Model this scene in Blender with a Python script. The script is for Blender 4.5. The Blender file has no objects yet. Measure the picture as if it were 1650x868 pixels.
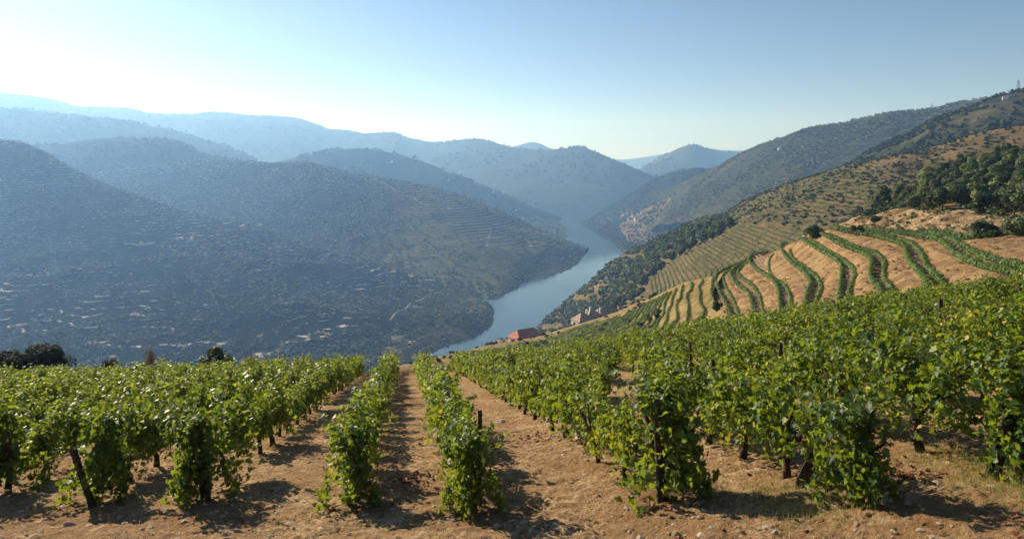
import bpy, math, random
import numpy as np
from mathutils import Vector, Matrix
from mathutils.bvhtree import BVHTree

C = bpy.context.scene.collection
sc = bpy.context.scene
R = math.radians
rng = np.random.default_rng(11)
random.seed(5)

# ------------------------------------------------------------------ camera, sky, sun, exposure
HOR = 265.0          # row of the horizon in the 1650 x 868 photograph
F = 1100.0           # focal length in those pixels
cam = bpy.data.cameras.new('camera'); camo = bpy.data.objects.new('camera', cam); C.objects.link(camo)
cam.sensor_width = 36.0; cam.lens = 36.0 * F / 1650.0
cam.shift_y = -(434.0 - HOR) / 1650.0
cam.clip_start = 0.1; cam.clip_end = 40000
camo.location = (0, 0, 0); camo.rotation_euler = (R(90), 0, 0)
sc.camera = camo

SUN_AZ, SUN_EL = 45.0, 27.0        # degrees left of the view, degrees up
world = bpy.data.worlds.new('World'); sc.world = world; world.use_nodes = True
wt = world.node_tree; wt.nodes.clear()
sky = wt.nodes.new('ShaderNodeTexSky'); sky.sky_type = 'NISHITA'; sky.sun_disc = False
sky.sun_elevation = R(SUN_EL); sky.sun_rotation = R(-SUN_AZ)
sky.altitude = 800; sky.air_density = 0.7; sky.dust_density = 0.45; sky.ozone_density = 1.6
bg = wt.nodes.new('ShaderNodeBackground'); bg.inputs['Strength'].default_value = 0.05
wo = wt.nodes.new('ShaderNodeOutputWorld')
wt.links.new(sky.outputs[0], bg.inputs[0]); wt.links.new(bg.outputs[0], wo.inputs[0])
sun = bpy.data.lights.new('sun', 'SUN'); sun.energy = 5.0; sun.angle = R(0.5); sun.color = (1.0, 0.91, 0.76)
suno = bpy.data.objects.new('sun', sun); C.objects.link(suno)
sdir = Vector((-math.sin(R(SUN_AZ)) * math.cos(R(SUN_EL)), math.cos(R(SUN_AZ)) * math.cos(R(SUN_EL)), math.sin(R(SUN_EL))))
suno.rotation_euler = sdir.to_track_quat('Z', 'Y').to_euler(); suno.location = sdir * 300
vs = sc.view_settings; vs.view_transform = 'Standard'; vs.look = 'None'; vs.gamma = 1; vs.exposure = 0.88
vs.use_curve_mapping = False
cy = sc.cycles
cy.max_bounces = 6; cy.diffuse_bounces = 2; cy.glossy_bounces = 2; cy.transmission_bounces = 4; cy.volume_bounces = 1
cy.transparent_max_bounces = 4; cy.use_denoising = True; cy.caustics_reflective = False; cy.caustics_refractive = False
HAZE_DENSITY = 1.9e-4

# ------------------------------------------------------------------ helpers
def W(px, py, Y):
    """point of the world seen at photo pixel (px, py) at distance Y along the view"""
    return np.array([(px - 825.0) / F * Y, Y, -(py - HOR) / F * Y])

def _hash(ix, iy, seed):
    h = (ix.astype(np.int64) * 374761393 + iy.astype(np.int64) * 668265263 + seed * 1274126177) & 0xffffffff
    h = ((h ^ (h >> 13)) * 1274126177) & 0xffffffff
    h = h ^ (h >> 16)
    return (h & 0xffff) / 65535.0 * 2 - 1

def vnoise(x, y, seed=0):
    x = np.asarray(x, float); y = np.asarray(y, float)
    ix = np.floor(x); iy = np.floor(y); fx = x - ix; fy = y - iy
    ux = fx * fx * fx * (fx * (fx * 6 - 15) + 10); uy = fy * fy * fy * (fy * (fy * 6 - 15) + 10)
    a = _hash(ix, iy, seed); b = _hash(ix + 1, iy, seed); c = _hash(ix, iy + 1, seed); d = _hash(ix + 1, iy + 1, seed)
    return (a * (1 - ux) + b * ux) * (1 - uy) + (c * (1 - ux) + d * ux) * uy

def fbm(x, y, seed=0, octv=5, gain=0.5):
    s = 0; a = 1.0; n = 0
    x = np.asarray(x, float); y = np.asarray(y, float)
    for k in range(octv):
        s = s + a * vnoise(x, y, seed + k * 17); n += a; a *= gain
        x, y = (x * 1.6 + y * 1.2) + 3.1, (-x * 1.2 + y * 1.6) + 7.7
    return s / n

def ridged(x, y, seed=0, octv=4):
    s = 0; a = 1.0; n = 0
    for k in range(octv):
        s = s + a * (1 - 2 * np.abs(vnoise(x, y, seed + k * 13))); n += a; a *= 0.5
        x, y = (x * 1.6 + y * 1.2) + 1.7, (-x * 1.2 + y * 1.6) + 4.2
    return s / n

def pchip(xs, ys, x):
    xs = np.asarray(xs, float); ys = np.asarray(ys, float)
    if len(xs) == 2:
        return np.interp(x, xs, ys)
    h = np.diff(xs); d = np.diff(ys) / h
    m = np.zeros(len(xs)); m[0] = d[0]; m[-1] = d[-1]
    for i in range(1, len(xs) - 1):
        if d[i - 1] * d[i] > 0:
            w1 = 2 * h[i] + h[i - 1]; w2 = h[i] + 2 * h[i - 1]
            m[i] = (w1 + w2) / (w1 / d[i - 1] + w2 / d[i])
    k = np.clip(np.searchsorted(xs, x) - 1, 0, len(xs) - 2)
    t = np.clip((x - xs[k]) / h[k], 0, 1); t2 = t * t; t3 = t2 * t
    return (2*t3-3*t2+1)*ys[k] + (t3-2*t2+t)*h[k]*m[k] + (-2*t3+3*t2)*ys[k+1] + (t3-t2)*h[k]*m[k+1]

def mesh_np(name, verts, faces, mat=None, smooth=True, attrs=None):
    """faces: (n,3) or (n,4) int array"""
    me = bpy.data.meshes.new(name)
    verts = np.ascontiguousarray(verts, np.float32); faces = np.ascontiguousarray(faces, np.int32)
    n, k = faces.shape
    me.vertices.add(len(verts)); me.vertices.foreach_set('co', verts.ravel())
    me.loops.add(n * k); me.loops.foreach_set('vertex_index', faces.ravel())
    me.polygons.add(n); me.polygons.foreach_set('loop_start', np.arange(0, n * k, k, dtype=np.int32))
    try: me.polygons.foreach_set('loop_total', np.full(n, k, np.int32))
    except Exception: pass
    me.polygons.foreach_set('use_smooth', np.full(n, smooth, bool))
    me.update(calc_edges=True)
    if attrs:
        for nm, a in attrs.items():
            at = me.attributes.new(nm, 'FLOAT', 'POINT'); at.data.foreach_set('value', np.ascontiguousarray(a, np.float32))
    if mat: me.materials.append(mat)
    return me

def link(name, me, parent=None):
    o = bpy.data.objects.new(name, me); C.objects.link(o)
    if parent: o.parent = parent
    return o

def tag(o, label=None, cat=None, group=None, kind=None):
    if label: o['label'] = label
    if cat: o['category'] = cat
    if group: o['group'] = group
    if kind: o['kind'] = kind
    return o

def thing(name, label, cat, loc=(0, 0, 0), rz=0, group=None):
    o = bpy.data.objects.new(name, None); C.objects.link(o)
    o.location = loc; o.rotation_euler = (0, 0, rz); o.empty_display_size = 0.2
    return tag(o, label, cat, group)

def copy_tree(o, parent=None):
    c = o.copy(); C.objects.link(c); c.parent = parent
    for ch in KIDS.get(o.name, []):
        copy_tree(ch, c)
    return c
KIDS = {}

class MB:
    """collects simple solids into one mesh"""
    def __init__(s): s.v = []; s.f = []; s.n = 0
    def add(s, v, f):
        s.v.append(np.asarray(v, float)); s.f += [tuple(i + s.n for i in q) for q in f]; s.n += len(v); return s
    def box(s, c, d, rz=0, tilt=None):
        x, y, z = [k / 2 for k in d]
        v = np.array([(a*x, b*y, e*z) for e in (-1, 1) for b in (-1, 1) for a in (-1, 1)])
        if tilt is not None: v = v @ np.array(Matrix(tilt)).T
        cr, sr = math.cos(rz), math.sin(rz)
        v = np.stack([v[:,0]*cr - v[:,1]*sr, v[:,0]*sr + v[:,1]*cr, v[:,2]], 1) + np.array(c)
        return s.add(v, [(0,2,3,1),(4,5,7,6),(0,1,5,4),(2,6,7,3),(0,4,6,2),(1,3,7,5)])
    def tube(s, pts, rads, n=6, cap=True, jit=0.0):
        pts = [np.asarray(p, float) for p in pts]; v = []
        for i, p in enumerate(pts):
            d = pts[min(i+1, len(pts)-1)] - pts[max(i-1, 0)]; d = d / (np.linalg.norm(d) + 1e-9)
            a = np.cross(d, (0.31, 0.95, 0.05)) if abs(d[1]) < .9 else np.cross(d, (1, 0, 0)); a /= np.linalg.norm(a); b = np.cross(d, a)
            for k in range(n):
                r = rads[i] * (1 + jit * random.uniform(-1, 1)); t = 2*math.pi*k/n
                v.append(p + r*(math.cos(t)*a + math.sin(t)*b))
        f = [(i*n+k, i*n+(k+1)%n, (i+1)*n+(k+1)%n, (i+1)*n+k) for i in range(len(pts)-1) for k in range(n)]
        if cap: f += [tuple(range(n))[::-1], tuple((len(pts)-1)*n + k for k in range(n))]
        return s.add(v, f)
    def mesh(s, name, mat, smooth=False):
        me = bpy.data.meshes.new(name); me.from_pydata(np.concatenate(s.v).tolist(), [], s.f); me.materials.append(mat)
        if smooth:
            for p in me.polygons: p.use_smooth = True
        me.update(); return me
    def build(s, name, mat, parent=None, smooth=False): return link(name, s.mesh(name, mat, smooth), parent)

# ------------------------------------------------------------------ materials
class NT:
    def __init__(s, name):
        s.m = bpy.data.materials.new(name); s.m.use_nodes = True; s.t = s.m.node_tree; s.t.nodes.clear()
        s.out = s.t.nodes.new('ShaderNodeOutputMaterial')
    def n(s, ty, **kw):
        nd = s.t.nodes.new(ty)
        for k, v in kw.items():
            if k.startswith('i_'): nd.inputs[k[2:]].default_value = v
            else: setattr(nd, k, v)
        return nd
    def l(s, a, b): s.t.links.new(a, b)
    def coord(s, sx=1, sy=1, sz=1, rot=(0,0,0), kind='Object'):
        tc = s.n('ShaderNodeTexCoord'); mp = s.n('ShaderNodeMapping'); mp.inputs['Scale'].default_value = (sx, sy, sz)
        mp.inputs['Rotation'].default_value = rot
        s.l(tc.outputs[kind], mp.inputs['Vector']); return mp.outputs[0]
    def noise(s, vec, scale, detail=6, rough=0.6, dist=0.0):
        nd = s.n('ShaderNodeTexNoise'); nd.inputs['Scale'].default_value = scale; nd.inputs['Detail'].default_value = detail
        nd.inputs['Roughness'].default_value = rough; nd.inputs['Distortion'].default_value = dist; s.l(vec, nd.inputs['Vector']); return nd.outputs['Fac']
    def ramp(s, fac, stops):
        nd = s.n('ShaderNodeValToRGB'); cr = nd.color_ramp
        while len(cr.elements) < len(stops): cr.elements.new(0.5)
        for e, (p, c) in zip(cr.elements, stops):
            e.position = p; e.color = (*c, 1) if len(c) == 3 else c
        s.l(fac, nd.inputs[0]); return nd.outputs[0]
    def step(s, fac, a, b):
        nd = s.n('ShaderNodeMapRange'); nd.inputs['From Min'].default_value = a; nd.inputs['From Max'].default_value = b
        s.l(fac, nd.inputs['Value']); return nd.outputs[0]
    def math(s, op, a, b=None):
        nd = s.n('ShaderNodeMath', operation=op)
        for i, x in enumerate((a, b)):
            if x is None: continue
            if isinstance(x, (int, float)): nd.inputs[i].default_value = x
            else: s.l(x, nd.inputs[i])
        return nd.outputs[0]
    def mix(s, fac, a, b, blend='MIX'):
        nd = s.n('ShaderNodeMix', data_type='RGBA', blend_type=blend)
        for k, x in ((0, fac), (6, a), (7, b)):
            if isinstance(x, (int, float)): nd.inputs[k].default_value = x
            elif isinstance(x, tuple): nd.inputs[k].default_value = (*x, 1)
            else: s.l(x, nd.inputs[k])
        return nd.outputs[2]
    def attr(s, name):
        nd = s.n('ShaderNodeAttribute'); nd.attribute_name = name; return nd.outputs['Fac']
    def bump(s, h, strength, dist):
        nd = s.n('ShaderNodeBump'); nd.inputs['Strength'].default_value = strength; nd.inputs['Distance'].default_value = dist
        s.l(h, nd.inputs['Height']); return nd.outputs[0]
    def done(s, col, rough=0.95, normal=None, spec=0.2, trans=None, transcol=None):
        b = s.n('ShaderNodeBsdfPrincipled'); b.inputs['Specular IOR Level'].default_value = spec
        if isinstance(rough, (int, float)): b.inputs['Roughness'].default_value = rough
        else: s.l(rough, b.inputs['Roughness'])
        if isinstance(col, tuple): b.inputs['Base Color'].default_value = (*col, 1)
        else: s.l(col, b.inputs['Base Color'])
        if normal is not None: s.l(normal, b.inputs['Normal'])
        res = b.outputs[0]
        if trans:
            t = s.n('ShaderNodeBsdfTranslucent')
            if isinstance(transcol, tuple): t.inputs[0].default_value = (*transcol, 1)
            else: s.l(transcol, t.inputs[0])
            mx = s.n('ShaderNodeMixShader'); mx.inputs[0].default_value = trans
            s.l(res, mx.inputs[1]); s.l(t.outputs[0], mx.inputs[2]); res = mx.outputs[0]
        s.l(res, s.out.inputs['Surface']); return s.m

def hill_mat(name, lo, mid, hi, scale=1.0, east=None, wall=0.0, wall_step=6.0, wallcol=(.42,.36,.30), patch=(0.45, 0.62), band=0.0, bandcol=(.05,.07,.03), bumpd=3.0):
    """scrub, dry grass and earth over a hillside; low stone terrace walls follow the height lines"""
    t = NT(name); v = t.coord()
    n1 = t.noise(v, 0.012 * scale, 8, 0.62); n2 = t.noise(v, 0.09 * scale, 6, 0.7); n3 = t.noise(v, 0.003 * scale, 4, .5)
    col = t.ramp(n2, [(0.36, lo), (0.52, mid), (0.68, hi)])
    col = t.mix(t.step(n1, patch[0], patch[1]), col, t.ramp(n2, [(0.3, mid), (0.7, hi)]))
    sep = t.n('ShaderNodeSeparateXYZ'); t.l(v, sep.inputs[0])
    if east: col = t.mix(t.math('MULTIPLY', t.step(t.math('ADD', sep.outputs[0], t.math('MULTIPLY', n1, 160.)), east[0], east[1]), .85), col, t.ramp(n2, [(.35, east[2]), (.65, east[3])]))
    wob = t.math('MULTIPLY', t.noise(v, 0.02 * scale, 3), 6.0)
    z = t.math('ADD', sep.outputs[2], wob)
    fr = t.math('FRACT', t.math('DIVIDE', z, wall_step))
    if band:
        bm = t.math('MULTIPLY', t.step(t.math('ABSOLUTE', t.math('SUBTRACT', fr, .5)), 0.22, 0.12), t.math('MULTIPLY', t.step(t.noise(v, .25 * scale, 3), .35, .5), band))
        col = t.mix(bm, col, bandcol)
    if wall:
        line = t.step(fr, 0.17, 0.10)
        gate = t.math('MULTIPLY', t.step(t.noise(t.coord(1, 1, 3.0), 0.06 * scale, 5, .7), 0.505, 0.55), t.step(t.noise(v, 0.006 * scale, 3, .5), 0.40, 0.55))
        col = t.mix(t.math('MULTIPLY', t.math('MULTIPLY', line, gate), wall), col, wallcol)
    nb = t.bump(t.math('ADD', n2, t.math('MULTIPLY', fr, .15)), 0.8, bumpd)
    return t.done(col, 1.0, nb, 0.0)

# ------------------------------------------------------------------ terrain sheets
GRIDS = {}
def sheet(name, rows, nu, nv, mat, amp=0.0, wl=200.0, seed=1, rowamp=None, ridge=0.0, fine=0.0, finewl=25.0, zmax=None):
    """A hillside surface through rows of surveyed points (photo px, py, distance); rows run left to right, near to far.
    A row can also be ('back', dY, dz): the previous row moved away by dY metres and dropped by dz metres."""
    P = []
    u = np.linspace(0, 1, nu)
    for r in rows:
        if r[0] == 'back':
            q = P[-1].copy(); s = 1 + r[1] / np.maximum(q[:, 1], 1); q[:, 0] *= s; q[:, 1] *= s; q[:, 2] -= r[2]; P.append(q); continue
        a = np.array(r, float); xs = a[:, 0]
        t = (xs - xs[0]) / (xs[-1] - xs[0])
        py = pchip(t, a[:, 1], u); Y = np.exp(pchip(t, np.log(a[:, 2]), u)); px = xs[0] + u * (xs[-1] - xs[0])
        P.append(np.stack([(px - 825) / F * Y, Y, -(py - HOR) / F * Y], 1))
    P = np.stack(P)                                        # rows, nu, 3
    k = len(P); d = np.linalg.norm(np.diff(P, axis=0), axis=2).mean(1); s = np.concatenate([[0], np.cumsum(d)]); s /= s[-1]
    v = np.sort(np.concatenate([np.linspace(0, 1, nv - k + 2), s[1:-1]]))
    nv = len(v)
    G = np.zeros((nv, nu, 3))
    for c in range(3):
        for j in range(nu):
            G[:, j, c] = pchip(s, P[:, j, c], v)
    ra = np.ones(k) if rowamp is None else np.array(rowamp, float)
    A = np.interp(v, s, ra)[:, None]
    n = fbm(G[:, :, 0] / wl, G[:, :, 1] / wl, seed) * amp
    if ridge: n = n + ridged(G[:, :, 0] / wl, G[:, :, 1] / wl * 0.8, seed + 50) * ridge
    Z0 = G[:, :, 2].copy(); G[:, :, 2] += n * A
    if fine: G[:, :, 2] += fbm(G[:, :, 0] / finewl, G[:, :, 1] / finewl, seed + 9, 3) * fine * np.maximum(A, .35)
    if name.startswith('left'): G[:, :, 2] = np.where(Z0 > WATER + 2, np.maximum(G[:, :, 2], np.minimum(Z0, WATER + 7 + .12 * (Z0 - WATER))), G[:, :, 2])
    idx = np.arange(nv * nu).reshape(nv, nu)
    f = np.stack([idx[:-1, :-1], idx[:-1, 1:], idx[1:, 1:], idx[1:, :-1]], -1).reshape(-1, 4)
    me = mesh_np(name, G.reshape(-1, 3), f, mat)
    o = link(name, me); tag(o, kind='structure'); GRIDS[name + str(seed)] = G
    BV[o.name] = BVHTree.FromPolygons(G.reshape(-1, 3).tolist(), f.tolist())
    return o, G
BV = {}

def hit(px, py, names=None):
    d = Vector(((px - 825) / F, 1, -(py - HOR) / F)).normalized(); best = None
    for k, b in BV.items():
        if names and k not in names: continue
        r = b.ray_cast(Vector((0, 0, 0)), d)
        if r[0] is not None and (best is None or r[3] < best[3]): best = r
    return None if best is None else (np.array(best[0]), np.array(best[1]))
def drop(x, y, names):
    best = None
    for k in names:
        r = BV[k].ray_cast(Vector((x, y, 2000)), Vector((0, 0, -1)))
        if r[0] is not None and (best is None or r[0].z > best): best = r[0].z
    return best

WATER = -240.0
def wy(py): return -WATER * F / (py - HOR)      # distance of the water's surface at a photo row

M = {}
M['far'] = hill_mat('far_scrub', (.030,.044,.024), (.042,.055,.030), (.085,.082,.052), .5, bumpd=6)
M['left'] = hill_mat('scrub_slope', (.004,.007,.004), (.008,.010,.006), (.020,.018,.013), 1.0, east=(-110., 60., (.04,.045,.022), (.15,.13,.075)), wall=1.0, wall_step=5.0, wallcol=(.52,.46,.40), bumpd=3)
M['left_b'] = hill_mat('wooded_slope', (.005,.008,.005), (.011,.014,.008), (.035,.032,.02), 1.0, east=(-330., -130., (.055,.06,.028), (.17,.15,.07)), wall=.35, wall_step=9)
M['right_far'] = hill_mat('blue_scrub', (.016,.024,.012), (.036,.045,.021), (.11,.09,.05), .8, patch=(.5,.66), wall=.3, wall_step=10)
M['dry'] = hill_mat('dry_terraces', (.038,.046,.020), (.10,.080,.040), (.21,.145,.070), 2.0, bumpd=1.2)
M['gold'] = hill_mat('golden_dry_grass', (.075,.07,.030), (.18,.135,.060), (.31,.225,.105), 6.0, bumpd=.6)

# far ranges
sheet('far_hills', [[(700,330,8500),(1000,330,8500),(1300,330,8500)], [(700,262,9500),(830,240,9500),(1000,257,9500),(1065,249,9500),(1130,238,9500),(1165,242,9500),(1200,243,9500),(1300,250,9500)], ('back', 1500, 400)],
      140, 30, M['far'], 20, 500, 3, [1, .25, 1], fine=5, finewl=120)
sheet('far_hills', [[(780,320,6600),(850,320,6600),(930,320,6600)], [(780,250,7200),(835,234,7200),(858,229,7200),(885,238,7200),(930,262,7200)], ('back', 900, 300)],
      60, 24, M['far'], 15, 400, 5, [1, .2, 1], fine=4, finewl=90)
sheet('cone_hill', [[(960,345,4300),(1100,345,4300),(1300,330,4300)], [(960,300,5200),(1000,290,5300),(1040,268,5400),(1075,248,5400),(1098,237,5400),(1112,233,5400),(1130,238,5400),(1160,245,5400),(1200,246,5400),(1300,232,5400)], ('back', 900, 350)],
      140, 50, M['far'], 28, 420, 7, [.5, .12, 1], ridge=18, fine=4, finewl=80)
# long range across the left
sheet('mountain_range', [[(-500,420,3000),(0,420,3000),(400,400,3000),(700,370,3100),(860,350,3250),(965,346,3300),(1010,346,3300),(1060,346,3300)],
      [(-500,300,4400),(0,260,4400),(400,270,4400),(700,290,4200),(850,300,3700),(930,300,3600),(1000,312,3500),(1060,320,3450)],
      [(-500,170,6440),(-100,144,6440),(0,152,6440),(60,159,6440),(130,172,6440),(170,174,6440),(205,176,6440),(250,184,6440),(300,185,6440),(350,182,6440),(385,184,6440),(430,188,6440),(470,190,6440),(500,197,6440),(530,208,6440),(560,212,6440),(590,217,6440),(630,215,6440),(660,225,6440),(700,231,6300),(740,226,5925),(770,226,5619),(800,231,5320),(840,239,4975),(880,241,4640),(935,238,4238),(960,246,4055),(1000,262,3750),(1030,275,3650),(1060,287,3600)],
      ('back', 1000, 350)], 420, 110, M['far'], 30, 600, 11, [.1, 1, .10, 1], ridge=55, fine=6, finewl=110)
sheet('middle_ridge', [[(300,420,2600),(600,400,2600),(800,372,2600),(870,352,2900),(905,352,3000)],
      [(300,300,2900),(500,250,3100),(580,240,3150),(640,249,3150),(690,263,3100),(730,282,3000),(780,302,2950),(840,325,2950),(905,350,3000)], ('back', 600, 250)],
      200, 50, M['far'], 20, 350, 13, [.1, .12, 1], ridge=22, fine=5, finewl=70)
sheet('middle_ridge', [[(-600,400,2300),(0,400,2300),(300,380,2300),(480,330,2350)],
      [(-600,200,4100),(-200,165,4200),(0,176,4200),(130,188,4200),(250,205,4000),(340,228,3800),(420,262,3500),(480,300,3200)], ('back', 600, 250)],
      180, 50, M['far'], 25, 400, 17, [.1, .12, 1], ridge=26, fine=5, finewl=70)
sheet('middle_ridge', [[(-500,420,2000),(0,400,2000),(300,380,2000),(500,330,2000)],
      [(-500,260,2600),(0,243,2650),(100,232,2650),(153,224,2650),(216,222,2650),(250,225,2600),(270,227,2600),(305,239,2600),(328,252,2600),(387,261,2550),(440,268,2500),(500,285,2500)], ('back', 500, 250)],
      200, 50, M['far'], 18, 350, 19, [.1, .12, 1], ridge=20, fine=5, finewl=60)
# second left spur with vineyards on its nose
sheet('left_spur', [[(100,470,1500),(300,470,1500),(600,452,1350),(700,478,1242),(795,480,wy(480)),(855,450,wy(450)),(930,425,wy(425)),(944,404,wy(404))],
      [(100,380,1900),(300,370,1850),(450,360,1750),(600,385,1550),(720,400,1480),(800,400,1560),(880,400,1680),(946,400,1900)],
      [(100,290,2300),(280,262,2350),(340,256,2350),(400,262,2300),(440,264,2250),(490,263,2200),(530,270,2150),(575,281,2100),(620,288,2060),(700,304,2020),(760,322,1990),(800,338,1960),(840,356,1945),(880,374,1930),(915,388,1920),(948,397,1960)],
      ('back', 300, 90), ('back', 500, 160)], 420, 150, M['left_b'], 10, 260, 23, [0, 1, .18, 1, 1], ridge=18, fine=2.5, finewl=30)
# river flat past the spur
sheet('river_flat', [[(600,372,2300),(800,372,2350),(905,384,wy(384)),(950,402,wy(402)+0)], [(600,360,2500),(780,352,2550),(870,362,2560),(938,384,wy(384)+60)],
      [(600,340,2850),(760,338,2950),(850,345,2850),(915,366,wy(366))], [(600,335,3300),(740,338,3400),(820,345,3290),(870,352,wy(353))]],
      120, 40, M['right_far'], 3, 120, 29, [.2, 1, 1, .2], fine=1.5)
# near left hill, opposite bank
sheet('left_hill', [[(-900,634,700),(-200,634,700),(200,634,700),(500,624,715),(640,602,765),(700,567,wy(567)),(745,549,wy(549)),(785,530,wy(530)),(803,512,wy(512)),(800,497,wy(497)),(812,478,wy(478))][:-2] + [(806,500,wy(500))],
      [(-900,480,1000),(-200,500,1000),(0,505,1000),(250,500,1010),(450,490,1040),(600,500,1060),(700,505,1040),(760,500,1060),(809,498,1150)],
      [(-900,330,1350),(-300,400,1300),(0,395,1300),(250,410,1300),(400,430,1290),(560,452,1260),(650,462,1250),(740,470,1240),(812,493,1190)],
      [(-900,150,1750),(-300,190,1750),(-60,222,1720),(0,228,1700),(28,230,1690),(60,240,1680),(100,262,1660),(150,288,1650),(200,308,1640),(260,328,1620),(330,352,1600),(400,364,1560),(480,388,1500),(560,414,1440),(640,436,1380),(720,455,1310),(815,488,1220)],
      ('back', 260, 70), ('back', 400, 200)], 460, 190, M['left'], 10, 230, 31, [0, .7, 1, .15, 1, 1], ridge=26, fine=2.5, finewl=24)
# right bank, far to near
sheet('right_ridge', [[(1000,390,2350),(1100,360,1700),(1300,350,1300),(1700,330,1150),(2300,300,1000)],
      [(1085,300,2300),(1160,266,2200),(1200,246,2050),(1230,233,2000),(1260,222,1950),(1300,208,1900),(1350,200,1850),(1400,189,1800),(1450,181,1760),(1500,177,1720),(1540,168,1680),(1600,158,1640),(1650,151,1600),(2300,60,1500)],
      ('back', 400, 120), ('back', 500, 200)], 260, 90, M['right_far'], 10, 260, 37, [1, .12, 1, 1], ridge=10, fine=3, finewl=35)
sheet('right_spur', [[(936,360,wy(360)),(953,369,wy(369)),(978,384,wy(384)),(1000,396,wy(396)),(1040,420,1650),(1150,420,1500)],
      [(945,357,2870),(975,345,2800),(1010,345,2700),(1045,335,2600),(1090,320,2500),(1150,310,2400)],
      [(950,355,2950),(972,342,2900),(991,330,2850),(1010,319,2800),(1024,310,2780),(1054,291,2720),(1080,280,2680),(1100,275,2650),(1133,273,2600),(1150,272,2550)], ('back', 250, 90), ('back', 300, 90)],
      160, 80, M['right_far'], 8, 160, 41, [0, 1, .15, 1, 1], ridge=8, fine=2.5, finewl=30)
sheet('right_spur', [[(985,389,wy(389)),(1005,405,wy(405)),(1015,415,wy(415)),(1080,420,1500),(1200,420,1300),(1320,400,1200)],
      [(990,384,2250),(1012,378,2150),(1040,372,2050),(1090,350,2000),(1180,330,1900),(1320,320,1700)],
      [(995,365,2450),(1001,357,2430),(1016,347,2350),(1054,329,2280),(1093,309,2220),(1128,295,2150),(1180,296,2050),(1320,290,1900)], ('back', 200, 90), ('back', 250, 90)],
      160, 90, M['dry'], 5, 140, 43, [0, 1, .2, 1, 1], ridge=5, fine=2, finewl=24)
sheet('shrub_hill', [[(1150,420,620),(1400,330,620),(1700,300,620),(2300,260,600)],
      [(1230,330,1150),(1300,296,1080),(1371,263,1020),(1404,243,990),(1443,225,960),(1476,211,940),(1512,193,920),(1545,182,900),(1578,171,890),(1600,161,880),(1642,149,870),(1700,138,850),(2300,20,800)],
      ('back', 200, 60), ('back', 400, 200)], 220, 90, M['right_far'], 6, 120, 47, [1, .12, 1, 1], ridge=5, fine=1.8, finewl=16)
sheet('wooded_bank', [[(760,720,330),(900,640,260),(1040,560,230),(1200,480,215),(1350,420,200),(1500,400,200),(1800,380,190)],
      [(820,590,620),(950,530,560),(1040,480,480),(1160,440,400),(1300,400,340),(1430,370,320),(1800,330,300)],
      [(835,552,860),(900,520,800),(960,480,740),(1040,430,640),(1140,380,540),(1300,335,440),(1450,300,420),(1800,230,400)],
      [(862,538,wy(538)),(880,516,1020),(913,485,1000),(950,456,960),(1000,413,900),(1060,386,850),(1130,353,760),(1163,345,720),(1200,324,690),(1263,298,650),(1280,293,640),(1321,280,620),(1355,270,600),(1393,261,580),(1435,251,560),(1487,242,545),(1517,233,540),(1556,221,530),(1628,206,520),(1650,203,515),(1800,170,500)],
      ('back', 150, 60), ('back', 400, 260)], 380, 150, M['dry'], 5, 110, 53, [0, .6, 1, .1, 1, 1], ridge=3.5, fine=.9, finewl=14)

# water
w = NT('river_water'); v = w.coord()
nb = w.bump(w.noise(v, .35, 3, .5), .12, .3)
w.done((.012,.03,.035), w.ramp(w.noise(w.coord(1,.35,1), .006, 4, .6), [(.4,(.05,.05,.05)),(.62,(.22,.22,.22))]), nb, .5)
me = mesh_np('river', [(-9000, -500, WATER), (9000, -500, WATER), (9000, 12000, WATER), (-9000, 12000, WATER)], [(0,1,2,3)], w.m)
tag(link('river', me), kind='structure')

# haze
hz = NT('haze'); pv = hz.n('ShaderNodeVolumePrincipled'); pv.inputs['Density'].default_value = HAZE_DENSITY
pv.inputs['Color'].default_value = (.23,.46,.92,1); pv.inputs['Absorption Color'].default_value = (1,1,1,1); pv.inputs['Anisotropy'].default_value = 0.4
hz.l(pv.outputs[0], hz.out.inputs['Volume'])
hb = MB().box((0, 5500, 254), (18100, 13100, 990)).build('haze', hz.m); tag(hb, kind='stuff')
hb.data.name = 'haze'

# ------------------------------------------------------------------ near vineyard ground
def gz(X, Y):
    X = np.asarray(X, float); Y = np.asarray(Y, float)
    side = np.where(X > 0, .165 * X - .0028 * np.clip(X - 14, 0, 60) ** 2, .035 * X)
    side = side + .0675 * (np.sqrt(X * X + 4) - np.abs(X)) * 0.5
    z = -2.42 + side - .228 * Y - .0004 * Y * Y
    z = z - .06 * np.clip(Y - 46, 0, 200) ** 1.5
    z = z + .10 * fbm(X / 6, Y / 6, 71, 3) * np.clip(Y / 6, .3, 1)
    # the camera stands on a flat track above the first vines
    return z
def gnd(px, py):
    """vineyard ground point seen at a photo pixel"""
    a = (px - 825) / F; b = -(py - HOR) / F; lo, hi = 1.0, 70.0
    ys = np.linspace(1.5, 70, 1400); d = b * ys - gz(a * ys, ys)
    k = np.argmax(d < 0) if (d < 0).any() else len(ys) - 1
    Y = ys[k]; return np.array([a * Y, Y, float(gz(a * Y, Y))])
def gnd_top(px, py, h):
    """ground point under a post of height h whose top is seen at a photo pixel"""
    a = (px - 825) / F; b = -(py - HOR) / F
    ys = np.linspace(5, 60, 2200); d = b * ys - (gz(a * ys, ys) + h)
    s = np.where(d < 0)[0]
    Y = float(np.clip(ys[s[0]] if len(s) else 43.0, 9.5, 43.5))
    return np.array([a * Y, Y, float(gz(a * Y, Y))])

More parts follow.
